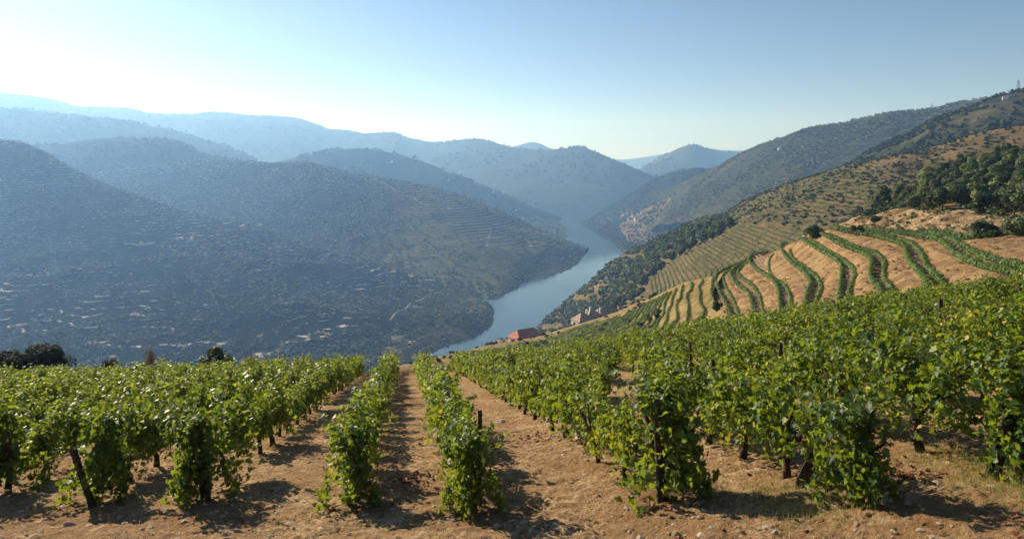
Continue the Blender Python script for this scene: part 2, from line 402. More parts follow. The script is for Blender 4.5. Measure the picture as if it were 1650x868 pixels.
g = NT('vineyard_soil'); v = g.coord()
n1 = g.noise(v, .55, 6, .6); n2 = g.noise(v, 7, 9, .72); n3 = g.noise(v, 45, 5, .7); n4 = g.noise(v, 2.2, 5, .6)
col = g.ramp(n2, [(.33, (.07,.044,.024)), (.44, (.30,.185,.092)), (.56, (.53,.345,.175)), (.70, (.76,.58,.37))])
col = g.mix(g.step(n1, .42, .62), col, (.33,.19,.088), 'MIX'); 
col2 = g.ramp(n3, [(.3, (.55,.5,.45)), (.55, (1,1,1)), (.75, (1.25,1.2,1.15))])
col = g.mix(.55, col, col2, 'MULTIPLY')
col = g.mix(g.math('MULTIPLY', g.step(n4, .56, .70), .5), col, (.20,.115,.06)); col = g.mix(g.math('MULTIPLY', g.step(n4, .44, .32), .4), col, (.60,.46,.29))
vo = g.n('ShaderNodeTexVoronoi'); vo.inputs['Scale'].default_value = 16; g.l(v, vo.inputs['Vector'])
hgt = g.math('ADD', g.math('MULTIPLY', n2, .8), g.math('ADD', g.math('MULTIPLY', n3, .25), g.math('MULTIPLY', vo.outputs['Distance'], -.25)))
g.done(col, .95, g.bump(hgt, 1.0, .2), .15)
nyy = 420; nxx = 520
yy = np.concatenate([-6 + 12 * np.linspace(0, 1, 60, endpoint=False), 6 * (130 / 6.) ** np.linspace(0, 1, nyy)])
tt = np.linspace(-1, 1, nxx)
GX = tt[None, :] * (9 + .95 * np.clip(yy, 0, 200))[:, None]; GY = np.repeat(yy[:, None], nxx, 1)
GZ = gz(GX, GY)
near = np.exp(-np.clip(GY - 4, 0, 99) / 14)
GZ = GZ + near * (.055 * fbm(GX * 2.2, GY * 2.2, 5, 4) + .05 * ridged(GX * 5, GY * 5, 8, 3))
idx = np.arange(GX.size).reshape(GX.shape)
f = np.stack([idx[:-1,:-1], idx[:-1,1:], idx[1:,1:], idx[1:,:-1]], -1).reshape(-1, 4)
vv = np.stack([GX, GY, GZ], -1).reshape(-1, 3)
tag(link('vineyard_ground', mesh_np('vineyard_ground', vv, f, g.m)), kind='structure')
BV['vineyard_ground'] = BVHTree.FromPolygons(vv.tolist(), f.tolist())

# lower spur with the farmhouses
sheet('lower_spur', [[(620,700,70),(780,650,110),(950,600,110),(1100,560,110),(1200,540,110)],
      [(640,640,150),(780,590,190),(900,560,240),(1000,530,230),(1080,505,170),(1150,480,145)],
      [(640,590,220),(720,572,270),(780,560,320),(820,553,350),(870,543,375),(930,526,440),(990,508,440),(1030,488,360),(1070,470,250),(1100,457,205),(1165,440,172)],
      ('back', 60, 30), ('back', 200, 130)], 200, 80, M['gold'], .8, 14, 61, [1, 1, .2, 1, 1], fine=.5, finewl=5)

# terraces: each is a pair of vine rows on one level, measured in the photograph
TER = [(-29.0, [(1196,426),(1170,436),(1153,452),(1157,470),(1172,500),(1180,520)], [(1200,428),(1176,438),(1165,449),(1170,464),(1183,487),(1192,515)]),
       (-26.6, [(1215,416),(1195,428),(1177,447),(1187,464),(1207,480),(1215,515)], [(1219,418),(1200,430),(1189,442),(1213,460),(1225,480),(1232,515)]),
       (-23.6, [(1240,408),(1215,416),(1206,426),(1217,440),(1247,460),(1256,480),(1258,510)], [(1248,410),(1240,420),(1239,428),(1243,443),(1267,463),(1274,480),(1276,510)]),
       (-21.0, [(1270,394),(1258,402),(1267,420),(1294,443),(1307,464),(1302,480),(1296,500)], [(1277,394),(1273,404),(1277,417),(1297,434),(1317,450),(1324,467),(1319,480),(1312,500)]),
       (-18.4, [(1285,387),(1295,392),(1317,407),(1350,427),(1357,440),(1354,474),(1352,495)], [(1291,383),(1305,389),(1337,408),(1370,430),(1379,442),(1370,470),(1366,492)]),
       (-15.7, [(1306,378),(1322,381),(1350,397),(1397,418),(1406,430),(1402,454),(1414,467),(1424,490)], [(1312,376),(1332,380),(1377,400),(1420,417),(1427,430),(1424,447),(1434,465),(1446,488)]),
       (-13.2, [(1335,371),(1350,374),(1384,380),(1437,393),(1457,403),(1464,427),(1484,450),(1500,474)], [(1345,368),(1365,372),(1417,380),(1470,397),(1484,410),(1497,437),(1514,454),(1530,474)]),
       (-10.4, [(1390,374),(1434,380),(1484,386),(1517,394),(1534,413),(1584,437),(1644,450),(1700,464)], [(1400,372),(1450,377),(1500,381),(1537,389),(1556,404),(1601,423),(1650,438),(1710,454)]),
       (-8.4, [(1480,378),(1530,385),(1560,391),(1585,387),(1617,380),(1660,380),(1720,392)], [(1490,376),(1540,382),(1570,386),(1595,381),(1625,374),(1660,373),(1720,384)])]
NT_ = 150
def spline3(P, n):
    P = np.array(P, float); t = np.concatenate([[0], np.cumsum(np.linalg.norm(np.diff(P[:, :2], axis=0), axis=1))]); t /= t[-1]
    q = np.linspace(0, 1, n); return np.stack([pchip(t, P[:, c], q) for c in range(P.shape[1])], 1)
CP = [(1350,372,140),(1384,379,132),(1457,401,109),(1530,400,96),(1530,386,104),(1560,391,99),(1617,380,98),(1660,377,95),(1720,385,90),(1434,381,122),(1484,384,113),(1400,372,136),(1480,376,121),
      (1650,440,66),(1700,458,62),(1584,437,72),(1500,452,77),(1530,474,72),(1484,427,90),(1545,420,83),(1434,467,85),(1405,430,103),(1350,397,129),(1320,379,152)]
for z, l, r_ in TER[:6]:
    for (x, y) in l[::2] + l[-1:]: CP.append((x, y, -z * F / (y - HOR)))
CP = np.array(CP, float)
def _tps(a, b):
    d = np.sqrt(((a[:, None] - b[None]) ** 2).sum(2)) / 100 + 1e-9; return d * d * np.log(d)
_A = CP[:, :2]; _n = len(_A); _P = np.concatenate([np.ones((_n, 1)), _A / 1000], 1)
_K = np.block([[_tps(_A, _A) + .12 * np.eye(_n), _P], [_P.T, np.zeros((3, 3))]])
_w = np.linalg.solve(_K, np.concatenate([np.log(CP[:, 2]), np.zeros(3)]))
def dist_field(px, py):
    q = np.stack([np.ravel(px), np.ravel(py)], 1).astype(float)
    r = _tps(q, _A) @ _w[:_n] + np.concatenate([np.ones((len(q), 1)), q / 1000], 1) @ _w[_n:]
    return np.exp(r).reshape(np.shape(px))
def smooth_line(p, k=6):
    wp = np.pad(p, ((k, k), (0, 0)), 'edge'); return np.stack([np.convolve(wp[:, c], np.ones(2*k+1)/(2*k+1), 'valid') for c in range(p.shape[1])], 1)
def to3(p):
    Y = dist_field(p[..., 0], p[..., 1]); return np.stack([(p[..., 0] - 825) / F * Y, Y, -(p[..., 1] - HOR) / F * Y], -1)
TL = [(z, smooth_line(spline3(a, NT_)), smooth_line(spline3(b, NT_))) for z, a, b in TER]
VR = []                                          # the vine rows of the terraces
lines = []
flag = []
for i, (z, a, b) in enumerate(TL):
    A3, B3 = to3(a), to3(b); m_ = (A3[:, 2] + B3[:, 2]) / 2; A3[:, 2] = m_ + (A3[:, 2] - m_) * .3; B3[:, 2] = m_ + (B3[:, 2] - m_) * .3
    if i == 0:
        q = A3.copy(); q[:, 0] -= 9; q[:, 1] += 6; q[:, 2] -= 16; lines.append(q); flag.append(1)
        q = A3.copy(); q[:, 0] -= 2; q[:, 1] += 1.5; q[:, 2] -= 1.2; lines.append(q); flag.append(1)
    VR += [A3, B3]
    lines += [A3, (A3 + B3) / 2, B3]; flag += [0, 0, 0]
    if i < len(TL) - 1:
        n_ = TL[i + 1][1]
        for t in (.08, .2, .35, .5, .65, .8, .92):
            q = to3(b * (1 - t) + n_ * t); q[:, 2] += .45 * math.sin(math.pi * t); lines.append(q); flag.append(1)
q = lines[-1].copy(); q[:, 1] += 3; q[:, 0] += 1; q[:, 2] += .1; lines.append(q); flag.append(1)
Gt = np.stack(lines)
capt = Gt[:, :1].copy(); capt[:, :, 0] -= 2; capt[:, :, 1] += 8; capt[:, :, 2] -= 4; capt2 = capt.copy(); capt2[:, :, 1] += 40; capt2[:, :, 2] -= 40
Gt = np.concatenate([capt2, capt, Gt], 1)
fl = np.array(flag)[:, None]
Gt[:, :, 2] += fl * (.25 * fbm(Gt[:, :, 0] / 3.0, Gt[:, :, 1] / 3.0, 81, 4))
idx = np.arange(Gt.shape[0] * Gt.shape[1]).reshape(Gt.shape[:2])
f = np.stack([idx[:-1,:-1], idx[:-1,1:], idx[1:,1:], idx[1:,:-1]], -1).reshape(-1, 4)
t = NT('golden_bank'); v = t.coord(); n1 = t.noise(v, .35, 6, .6); n2 = t.noise(v, 3.0, 7, .75)
col = t.ramp(n2, [(.3, (.13,.085,.04)), (.48, (.30,.195,.085)), (.66, (.47,.325,.145))])
col = t.mix(t.step(n1, .44, .56), col, t.ramp(n2, [(.3, (.08,.045,.025)), (.5, (.20,.115,.06)), (.7,(.36,.25,.14))]))
M['bank'] = t.done(col, .95, t.bump(n2, 1, .35), .1)
tag(link('terraced_hillside', mesh_np('terraced_hillside', Gt.reshape(-1, 3), f, M['bank'])), kind='structure')
BV['terraced_hillside'] = BVHTree.FromPolygons(Gt.reshape(-1, 3).tolist(), f.tolist())

# road cut and the slope that carries the grove
t = NT('rocky_cut'); v = t.coord(); n1 = t.noise(t.coord(1, 1, 2), .28, 8, .65); n2 = t.noise(v, 1.6, 8, .75)
col = t.ramp(n2, [(.32, (.09,.055,.03)), (.46, (.34,.22,.12)), (.58, (.55,.42,.26)), (.7, (.68,.57,.41))])
col = t.mix(t.step(n1, .46, .6), col, t.ramp(n2, [(.3, (.10,.08,.035)), (.7, (.36,.24,.10))]))
M['cut'] = t.done(col, .95, t.bump(t.math('ADD', n2, n1), 1, .8), .1)
CUT = [(1330,378,200),(1355,366,182),(1400,345,168),(1450,338,160),(1500,342,150),(1560,344,142),(1610,350,136),(1700,338,130),(1800,330,125)]
sheet('rock_cut', [[(1300,400,175),(1335,384,158),(1400,390,142),(1450,394,130),(1500,396,122),(1560,400,116),(1610,394,112),(1700,393,106),(1800,393,100)],
      [(1310,384,185),(1345,372,168),(1400,371,154),(1450,375,142),(1500,374,131),(1560,375,124),(1610,371,119),(1700,366,113),(1800,366,108)], CUT],
      260, 60, M['cut'], .9, 9, 91, [.1, .8, 1], ridge=1.1, fine=.6, finewl=2.2)
sheet('grove_slope', [[(a_, b_ + .5, c_) for a_, b_, c_ in CUT],
      [(1345,374,225),(1385,355,210),(1430,337,205),(1480,322,200),(1540,308,190),(1600,298,185),(1700,280,180),(1800,270,175)],
      [(1360,372,260),(1400,355,260),(1440,335,265),(1480,300,270),(1540,275,270),(1600,262,270),(1700,245,265),(1800,235,260)],
      ('back', 40, 15), ('back', 80, 60)], 140, 60, M['gold'], .8, 16, 93, [0, 1, .4, 1, 1])
# ------------------------------------------------------------------ foliage
def leaf_mat(name, dark, mid, light, old=None, trans=.35, transcol=(.25,.36,.04), rough=.5, spec=.4, objvar=.25):
    t = NT(name); a = t.attr('tint')
    oi = t.n('ShaderNodeObjectInfo')
    a2 = t.math('ADD', a, t.math('MULTIPLY', t.math('SUBTRACT', oi.outputs['Random'], .5), objvar))
    col = t.ramp(a2, [(.05, dark), (.45, mid), (.85, light)] + ([(1.0, old)] if old else []))
    tc = t.mix(.6, col, transcol)
    return t.done(col, rough, None, spec, trans, tc)
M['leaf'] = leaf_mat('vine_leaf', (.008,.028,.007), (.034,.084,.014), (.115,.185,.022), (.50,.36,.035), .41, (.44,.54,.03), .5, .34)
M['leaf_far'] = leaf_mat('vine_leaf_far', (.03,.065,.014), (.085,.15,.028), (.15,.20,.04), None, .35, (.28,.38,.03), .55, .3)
M['tree_leaf'] = leaf_mat('tree_leaf', (.018,.034,.010), (.062,.092,.024), (.22,.24,.06), None, .22, (.16,.22,.03), .6, .25, .45)
M['scrub_leaf'] = leaf_mat('scrub_leaf', (.014,.024,.010), (.034,.046,.019), (.10,.10,.05), None, .12, (.12,.15,.04), .8, .1, .3)
M['scrub_pale'] = leaf_mat('scrub_pale_leaf', (.03,.044,.022), (.13,.15,.075), (.36,.34,.20), None, .10, (.2,.2,.08), .8, .1, .3)
M['dry_leaf'] = leaf_mat('dry_leaf', (.12,.085,.06), (.26,.18,.13), (.38,.27,.19), None, .2, (.3,.22,.15), .8, .1)
def bark(name, a, b, sc_=30):
    t = NT(name); v = t.coord(1, 1, .25); n = t.noise(v, sc_, 6, .7)
    return t.done(t.ramp(n, [(.3, a), (.7, b)]), .9, t.bump(n, .8, .02), .15)
M['bark'] = bark('vine_bark', (.022,.014,.010), (.10,.062,.042))
M['post'] = bark('weathered_post', (.020,.015,.012), (.10,.075,.06), 22)
M['trunk'] = bark('tree_bark', (.05,.035,.025), (.14,.10,.07), 8)

# vine leaf: five lobes round a folded midrib
_o = [(0,0),(.30,-.18),(.52,.06),(.36,.22),(.60,.46),(.33,.52),(.24,.60),(.0,1.0),(-.24,.60),(-.33,.52),(-.60,.46),(-.36,.22),(-.52,.06),(-.30,-.18)]
LEAF_V = np.array([(x, y, .16 * abs(x) - .25 * max(0, y - .3) ** 2) for x, y in _o] + [(0, .32, -.02)])
LEAF_F = np.array([(i, (i + 1) % 14, 14) for i in range(14)])
LEAF6_V = np.array([(0,-.05,0),(.5,.12,.09),(.42,.55,.04),(0,.95,-.12),(-.42,.55,.04),(-.5,.12,.09)]); LEAF6_F = np.array([(0,1,2),(0,2,3),(0,3,4),(0,4,5)])
QUAD_V = np.array([(-.5,0,0),(.5,0,0),(.42,1,.1),(-.42,1,.1)]); QUAD_F = np.array([(0,1,2),(0,2,3)])
def leaves(P, Nrm, Up, size, shape, tint, r):
    """leaf blades at P facing Nrm with the tip along -Up"""
    V0, F0 = shape; n = len(P)
    Nrm = Nrm / (np.linalg.norm(Nrm, axis=1)[:, None] + 1e-9)
    T = -Up + 0; T = T - (T * Nrm).sum(1)[:, None] * Nrm; T /= np.linalg.norm(T, axis=1)[:, None] + 1e-9
    B = np.cross(T, Nrm)
    V = P[:, None] + size[:, None, None] * (V0[None, :, :1] * B[:, None] + (V0[None, :, 1:2] - .3) * T[:, None] + V0[None, :, 2:] * Nrm[:, None])
    Fc = (F0[None] + (np.arange(n) * len(V0))[:, None, None]).reshape(-1, 3)
    return V.reshape(-1, 3), Fc, np.repeat(tint, len(V0))
def rnd_dirs(n, r):
    d = r.normal(size=(n, 3)); return d / np.linalg.norm(d, axis=1)[:, None]

def vine_cloud(n, r, hl=.78, hw=.19, z0=.20, z1=1.08, size=.135, yellow=.16, narrow=False):
    """leaf positions of one vine trained along a wire (local x = along the row)"""
    k = r.integers(5, 8); cx = r.uniform(-hl, hl, k) * .8; cz = r.uniform(z0 + .22, z1 - .2, k); cr = r.uniform(.25, .38, k); cyy = r.uniform(-.5, .5, k) * hw
    i = r.integers(0, k, n); d = rnd_dirs(n, r); rad = cr[i] * (.45 + .62 * r.random(n) ** .6)
    P = np.stack([cx[i] + d[:, 0] * rad * 1.25, cyy[i] + d[:, 1] * rad * .58, cz[i] + d[:, 2] * rad * 1.0], 1)
    m = int(n * .16)                                        # shoots that stick up or hang out
    sx = r.uniform(-hl, hl, 9); sy = r.uniform(-hw, hw, 9); lean = r.normal(size=(9, 2)) * .18; top = z1 + r.uniform(-.1, .26, 9)
    j = r.integers(0, 9, m); tt_ = r.random(m)
    P[:m] = np.stack([sx[j] + lean[j, 0] * tt_ + r.normal(size=m) * .05, sy[j] + lean[j, 1] * tt_ + r.normal(size=m) * .05, z1 - .35 + tt_ * (top[j] - z1 + .35)], 1)
    q = int(n * .12); j = r.integers(0, 9, q); tt_ = r.random(q)
    P[m:m+q] = np.stack([-sx[j] + r.normal(size=q) * .08, np.sign(sy[j]) * (hw + .12 * tt_) + r.normal(size=q) * .05, z0 + .4 - tt_ * .45], 1)
    P[:, 2] = np.clip(P[:, 2], z0 - .1 * r.random(n), z1 + .3)
    N = np.stack([P[:, 0] * .3, P[:, 1] * 1.6, (P[:, 2] - .6) * 1.2 + .25], 1) + .75 * rnd_dirs(n, r)
    Up = np.array([0, 0, 1.]) + .55 * rnd_dirs(n, r)
    tint = np.clip(.22 + .50 * r.random(n) + .15 * vnoise(P[:, 0] * 3, P[:, 2] * 3, int(r.integers(99))), .02, .84)
    old = r.random(n) < yellow * np.clip(1.7 - 1.3 * (P[:, 2] - z0), .12, 1.6)
    tint[old] = r.uniform(.80, 1.0, old.sum())
    return P, N, Up, size * r.uniform(.6, 1.25, n), tint
def vine_foliage(seed, n, shape, size, **k):
    r = np.random.default_rng(seed); P, N, U, s_, t_ = vine_cloud(n, r, size=size, **k)
    V, Fc, T = leaves(P, N, U, s_, shape, t_, r); return V, Fc, T
def vine_trunk(seed):
    r = random.Random(seed); m = MB(); x, y = 0, 0; pts = [(0, 0, -.12)]; z = 0
    for i in range(5):
        z += .085; x += r.uniform(-.045, .045); y += r.uniform(-.04, .04); pts.append((x, y, z))
    random.seed(seed)
    m.tube(pts, [.055, .048, .04, .042, .038, .05], 7, jit=.25)
    for k in range(r.choice((3, 4))):
        a = r.choice((0, math.pi)) + r.uniform(-.7, .7); l = r.uniform(.3, .55); q = [pts[-1]]
        for i in range(1, 5):
            q.append((x + math.cos(a) * l * i / 4 + r.uniform(-.03, .03), y + math.sin(a) * l * i / 4 * .5 + r.uniform(-.03, .03), z + (.36 if k else .55) * i / 4 + r.uniform(-.03, .03)))
        m.tube(q, [.034, .028, .022, .016, .010], 6, jit=.2)
    for k in range(6):
        a = r.uniform(0, 6.3); q = [(x, y, z)]
        for i in range(1, 4): q.append((x + math.cos(a) * .5 * i / 3, y + math.sin(a) * .22 * i / 3, z + r.uniform(.45, .62) * i / 3 - .02))
        m.tube(q, [.010, .007, .005, .003], 4, cap=False)
    return m
def grape_mesh(seed):
    r = random.Random(seed); V = []; Fc = []
    import bmesh
    b = bmesh.new(); bmesh.ops.create_icosphere(b, subdivisions=1, radius=1); iv = np.array([v_.co[:] for v_ in b.verts]); if_ = np.array([[q.index for q in p.verts] for p in b.faces]); b.free()
    for k in range(46):
        h = r.random() ** .8; rr = .042 * (1 - h) ** .7 + .008; a = r.uniform(0, 6.3)
        c = np.array([math.cos(a) * rr, math.sin(a) * rr, -.15 * h]); V.append(iv * .0125 + c); Fc.append(if_ + k * len(iv))
    return mesh_np('grape_bunch', np.concatenate(V), np.concatenate(Fc), M['grape'])
t = NT('dark_grapes'); M['grape'] = t.done((.012,.010,.028), .45, None, .5)

NV = 8
FOL = []; TRK = []
for i in range(NV):
    V, Fc, T = vine_foliage(100 + i, 1120, (LEAF_V, LEAF_F), .071, hl=.52, z0=.30, yellow=.13 + .05 * (i % 3))
    FOL.append(mesh_np('foliage', V, Fc, M['leaf'], True, {'tint': T})); TRK.append(vine_trunk(200 + i).mesh('trunk', M['bark'], True))
END = []
for i in range(3):                                          # thick hanging vines at the row ends
    V, Fc, T = vine_foliage(150 + i, 1700, (LEAF_V, LEAF_F), .074, hl=.32, hw=.30, z0=.06, z1=1.24, yellow=.05)
    END.append(mesh_np('foliage', V, Fc, M['leaf'], True, {'tint': T}))
GRP = [grape_mesh(i) for i in range(3)]

RD = np.array([math.sin(R(-8.8)), math.cos(R(8.8))]); RP = np.array([RD[1], -RD[0]])
ang = math.atan2(RD[1], RD[0])
ENDS = {-2: (10, 795), -1: (158, 806), 0: (330, 806), 1: (556, 815), 2: (760, 828), 3: (1062, 806), 4: (1384, 808), 5: (1640, 765)}
rows = {}
for k, (a, b) in ENDS.items():
    p = gnd(a, b); rows[k] = (float(p[:2] @ RP), float(p[:2] @ RD))
print('rows', rows)
for k in range(-3, -28, -1): rows[k] = (rows[k + 1][0] - 1.72, 8.8 + .6 * random.random())
for k in range(6, 30): rows[k] = (rows[k - 1][0] + 1.72, 8.6 - .25 * (k - 5) + .4 * random.random())
ORD = 'first second third fourth fifth sixth seventh eighth ninth tenth eleventh twelfth thirteenth fourteenth fifteenth sixteenth seventeenth eighteenth nineteenth twentieth'.split()
TENS = {2: 'twenty', 3: 'thirty', 4: 'forty', 5: 'fifty'}
def ordw(n):
    if n <= 20: return ORD[n - 1]
    t_, u_ = divmod(n, 10)
    return (TENS[t_] + '-' + ORD[u_ - 1]) if u_ else TENS[t_][:-1] + 'ieth'
cand = []
SPL = .06
for k, (s0, t0) in rows.items():
    tcur = t0; j = 0
    while tcur < 52:
        bend = .0016 * max(0, s0) * max(0, tcur - 12)
        s_ = s0 + random.uniform(-SPL, SPL) + bend
        x, y = s_ * RP + tcur * RD
        px = 825 + F * x / y if y > 1 else -9999
        zz = float(gz(x, y)); pyt = HOR - F * (zz + 1.4) / max(y, 1)
        edge = 44.5 + 1.2 * vnoise(x / 4., 3.3, 4)
        if x > 5: edge = 44.5 + .12 * (x - 5)
        clear = (15.2 < x < 20 and 17.5 < y < 25.0) or (x > 11.5 and y < 12.0 and x > .745 * y + 2.5)
        miss = random.random() < ((.16 if k > 3 else .09) if y > 11 else .0)
        if y > 4 and y < edge and -150 < px < 1800 and not clear and not (miss and j > 0):
            j += 1
            cand.append([y, k, j, x, zz, px, pyt])
        tcur += 1.16 + random.uniform(-.14, .14)
cand.sort(key=lambda c: c[0])
inview = [c for c in cand if -20 < c[5] < 1670][:297]
keep = set(id(c) for c in inview)
cnt = {}
def row_name(k):
    if k >= 2: return ordw(k - 1) + ' row right of the middle alley'
    return ordw(2 - k) + ' row left of the middle alley'
stuffV = []; stuffF = []; stuffT = []; trV = []; nS = 0
LOW = [vine_foliage(300 + i, 430, (LEAF6_V, LEAF6_F), .10, hl=.52, z0=.28, yellow=.12) for i in range(6)]
lowT = MB()
for c in cand:
    y, k, j, x, zz, px, pyt = c
    rz = ang + random.choice((0, math.pi)) + random.uniform(-.08, .08); sc_ = random.uniform(.82, 1.16)
    if id(c) in keep:
        cnt[k] = cnt.get(k, 0) + 1; n = cnt[k]
        if n == 1 and k in ENDS: lab = 'leafy grapevine at the near end of the ' + row_name(k)
        else: lab = 'grapevine, ' + ordw(n) + ' from the near end of the ' + row_name(k)
        if n == 1 and k not in ENDS: lab = 'grapevine nearest the camera in the ' + row_name(k)
        e = thing('grapevine', lab, 'grapevine', (x, y, zz), rz, 'grapevines planted in rows on the brown slope')
        e.scale = (sc_, sc_, sc_ * random.uniform(.95, 1.08))
        fm = END[j % 3] if (j == 1 and k in ENDS) else FOL[random.randrange(NV)]
        link('trunk', TRK[random.randrange(NV)], e); link('foliage', fm, e)
        if y < 17 and x > 2 and random.random() < .75:
            for q in range(random.choice((1, 2, 2))):
                b = link('grape_bunch', GRP[q], e); b.location = (random.uniform(-.3, .3), random.choice((-.2, .2)), random.uniform(.38, .55))
    else:
        V, Fc, T = LOW[random.randrange(6)]
        cr, sr = math.cos(rz) * sc_, math.sin(rz) * sc_
        Vn = np.stack([V[:, 0] * cr - V[:, 1] * sr + x, V[:, 0] * sr + V[:, 1] * cr + y, V[:, 2] * sc_ + zz], 1)
        stuffV.append(Vn); stuffF.append(Fc + nS); stuffT.append(np.clip(T + random.uniform(-.1, .1), 0, 1)); nS += len(Vn)
        lowT.tube([(x, y, zz - .1), (x + random.uniform(-.05, .05), y, zz + .3), (x + random.uniform(-.1, .1), y, zz + .6)], [.05, .04, .04], 5)
print('vines', len(cand), 'things', len(inview))
vs_ = link('vineyard_rows', mesh_np('vineyard_rows', np.concatenate(stuffV), np.concatenate(stuffF), M['leaf'], True, {'tint': np.concatenate(stuffT)}))
tag(vs_, kind='stuff'); tag(lowT.build('vine_stems', M['bark']), kind='stuff')
#MARK_POSTS

def rows_of(p3): return p3
# ------------------------------------------------------------------ vine rows on the terraces
def ribbon(P, h, w_, per_m, size, seed, shape=(QUAD_V, QUAD_F), z0=.15, mat='leaf_far'):
    """a hedge of vine leaves along a 3D line"""
    r = np.random.default_rng(seed)
    d = np.linalg.norm(np.diff(P, axis=0), axis=1); s_ = np.concatenate([[0], np.cumsum(d)]); L = s_[-1]; n = max(8, int(L * per_m))
    t_ = r.random(n) * L
    gap = vnoise(t_ / 1.3, t_ * 0 + seed, 3)
    Q = np.stack([np.interp(t_, s_, P[:, c]) for c in range(3)], 1)
    T = np.stack([np.interp(t_, s_, np.gradient(P[:, c])) for c in range(3)], 1); T[:, 2] = 0; T /= np.linalg.norm(T, axis=1)[:, None] + 1e-9
    S = np.stack([-T[:, 1], T[:, 0], T[:, 2] * 0], 1)
    a = r.uniform(0, 2 * math.pi, n); rr = r.random(n) ** .35
    plant = .5 + .5 * np.cos(2 * math.pi * t_ / (1.15 if size < .3 else 3.2) + 3 * gap); hh = h * (.80 + .22 * plant + .12 * gap + .22 * vnoise(t_ / .45, t_ * 0 + 7.3, seed % 50))
    off = np.cos(a) * rr * w_ * (.7 + .4 * plant + .3 * gap) + .12 * w_ * r.normal(size=n)
    Q = Q + S * off[:, None]; Q[:, 2] += z0 + (hh - z0) * (.5 + .5 * np.sin(a) * rr)
    N = S * np.cos(a)[:, None] + np.array([0, 0, 1.]) * (np.sin(a)[:, None] * .8 + .3) + .6 * rnd_dirs(n, r)
    tint = np.clip(.38 + .35 * (r.random(n) - .5) + .15 * vnoise(t_ / 2.5, t_ * 0 + 1.1, 9), 0, .8)
    V, Fc, T_ = leaves(Q, N, np.array([0, 0, 1.]) + .5 * rnd_dirs(n, r), size * r.uniform(.6, 1.3, n), shape, tint, r)
    return V, Fc, T_
LV = ['leftmost, lowest', 'second lowest', 'third lowest', 'fourth lowest', 'fifth lowest', 'fifth highest', 'third highest', 'second highest', 'highest']
LV = ['lowest', 'second lowest', 'third lowest', 'fourth lowest', 'middle', 'fourth highest', 'third highest', 'second highest', 'highest']
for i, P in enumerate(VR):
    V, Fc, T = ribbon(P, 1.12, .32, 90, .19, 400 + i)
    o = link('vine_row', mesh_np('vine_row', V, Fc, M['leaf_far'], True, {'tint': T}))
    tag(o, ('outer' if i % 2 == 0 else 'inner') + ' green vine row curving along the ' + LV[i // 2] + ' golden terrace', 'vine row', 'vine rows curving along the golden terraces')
# stone steps and posts in the lanes between paired rows
st = NT('lane_stone'); v = st.coord(); st.done(st.ramp(st.noise(v, 2.5, 5), [(.3, (.10,.06,.04)), (.7, (.40,.30,.20))]), .9)
for i, (z, a, b) in enumerate(TL):
    mid = (VR[2*i] + VR[2*i+1]) / 2; n_ = 0; acc = 0; sm = MB()
    for j in range(1, NT_):
        acc += np.linalg.norm(mid[j] - mid[j-1])
        if acc > 2.2:
            acc = 0; sm = MB(); dv = VR[2*i+1][j] - VR[2*i][j]; w__ = np.linalg.norm(dv[:2])
            sm.box(mid[j] + (0, 0, .07 + .02), (max(.5, w__ * .75), .28, .14), math.atan2(dv[1], dv[0]) + random.uniform(-.1, .1))
            tag(sm.build('stone_step', st.m), 'one of the low stone steps in the lane of the ' + LV[i] + ' golden terrace', 'stone step', 'stone steps in the lane of the ' + LV[i] + ' golden terrace')

# ------------------------------------------------------------------ contour rows on the farther slopes
def contours(G, dz, inside, minlen=8, off=0.0, maxgap=16):
    """height lines of a sheet, chained cell by cell, kept where they fall inside a surveyed outline"""
    nv, nu, _ = G.shape; out = []; Z = G[:, :, 2]
    z = math.floor(Z.min() / dz) * dz + off
    while z < Z.max():
        B = Z > z; adj = {}; pt = {}
        def cross(i, j, i2, j2):
            k = (i, j, i2, j2)
            if k not in pt:
                t_ = (z - Z[i, j]) / (Z[i2, j2] - Z[i, j] + 1e-12); pt[k] = G[i, j] * (1 - t_) + G[i2, j2] * t_
            return k
        cells = np.argwhere((B[:-1, :-1] != B[1:, :-1]) | (B[:-1, :-1] != B[:-1, 1:]) | (B[:-1, 1:] != B[1:, 1:]) | (B[1:, :-1] != B[1:, 1:]))
        for i, j in cells.tolist():
            y_ = G[i, j, 1]
            if y_ < 1 or not inside(825 + F * G[i, j, 0] / y_, HOR - F * G[i, j, 2] / y_): continue
            ks = []
            if B[i, j] != B[i, j+1]: ks.append(cross(i, j, i, j+1))
            if B[i, j] != B[i+1, j]: ks.append(cross(i, j, i+1, j))
            if B[i+1, j] != B[i+1, j+1]: ks.append(cross(i+1, j, i+1, j+1))
            if B[i, j+1] != B[i+1, j+1]: ks.append(cross(i, j+1, i+1, j+1))
            for a_, b_ in zip(ks[::2], ks[1::2]): adj.setdefault(a_, []).append(b_); adj.setdefault(b_, []).append(a_)
        seen = set()
        for st_ in sorted(adj, key=lambda k: len(adj[k])):
            if st_ in seen: continue
            ch = [st_]; seen.add(st_)
            while True:
                nx_ = [q for q in adj[ch[-1]] if q not in seen]
                if not nx_: break
                ch.append(nx_[0]); seen.add(nx_[0])
            if len(ch) >= minlen:
                P = np.array([pt[k] for k in ch])
                if len(P) > 5: P = np.stack([np.convolve(np.pad(P[:, c], 2, 'edge'), np.ones(5) / 5, 'valid') for c in range(3)], 1)
                out.append(P)
        z += dz
    return out
def poly(pts):
    pts = np.array(pts, float)
    def f(x, y):
        c = False; j = len(pts) - 1
        for i in range(len(pts)):
            if (pts[i][1] > y) != (pts[j][1] > y) and x < (pts[j][0]-pts[i][0]) * (y-pts[i][1]) / (pts[j][1]-pts[i][1]) + pts[i][0]: c = not c
            j = i
        return c
    return f
WB = GRIDS['wooded_bank53']
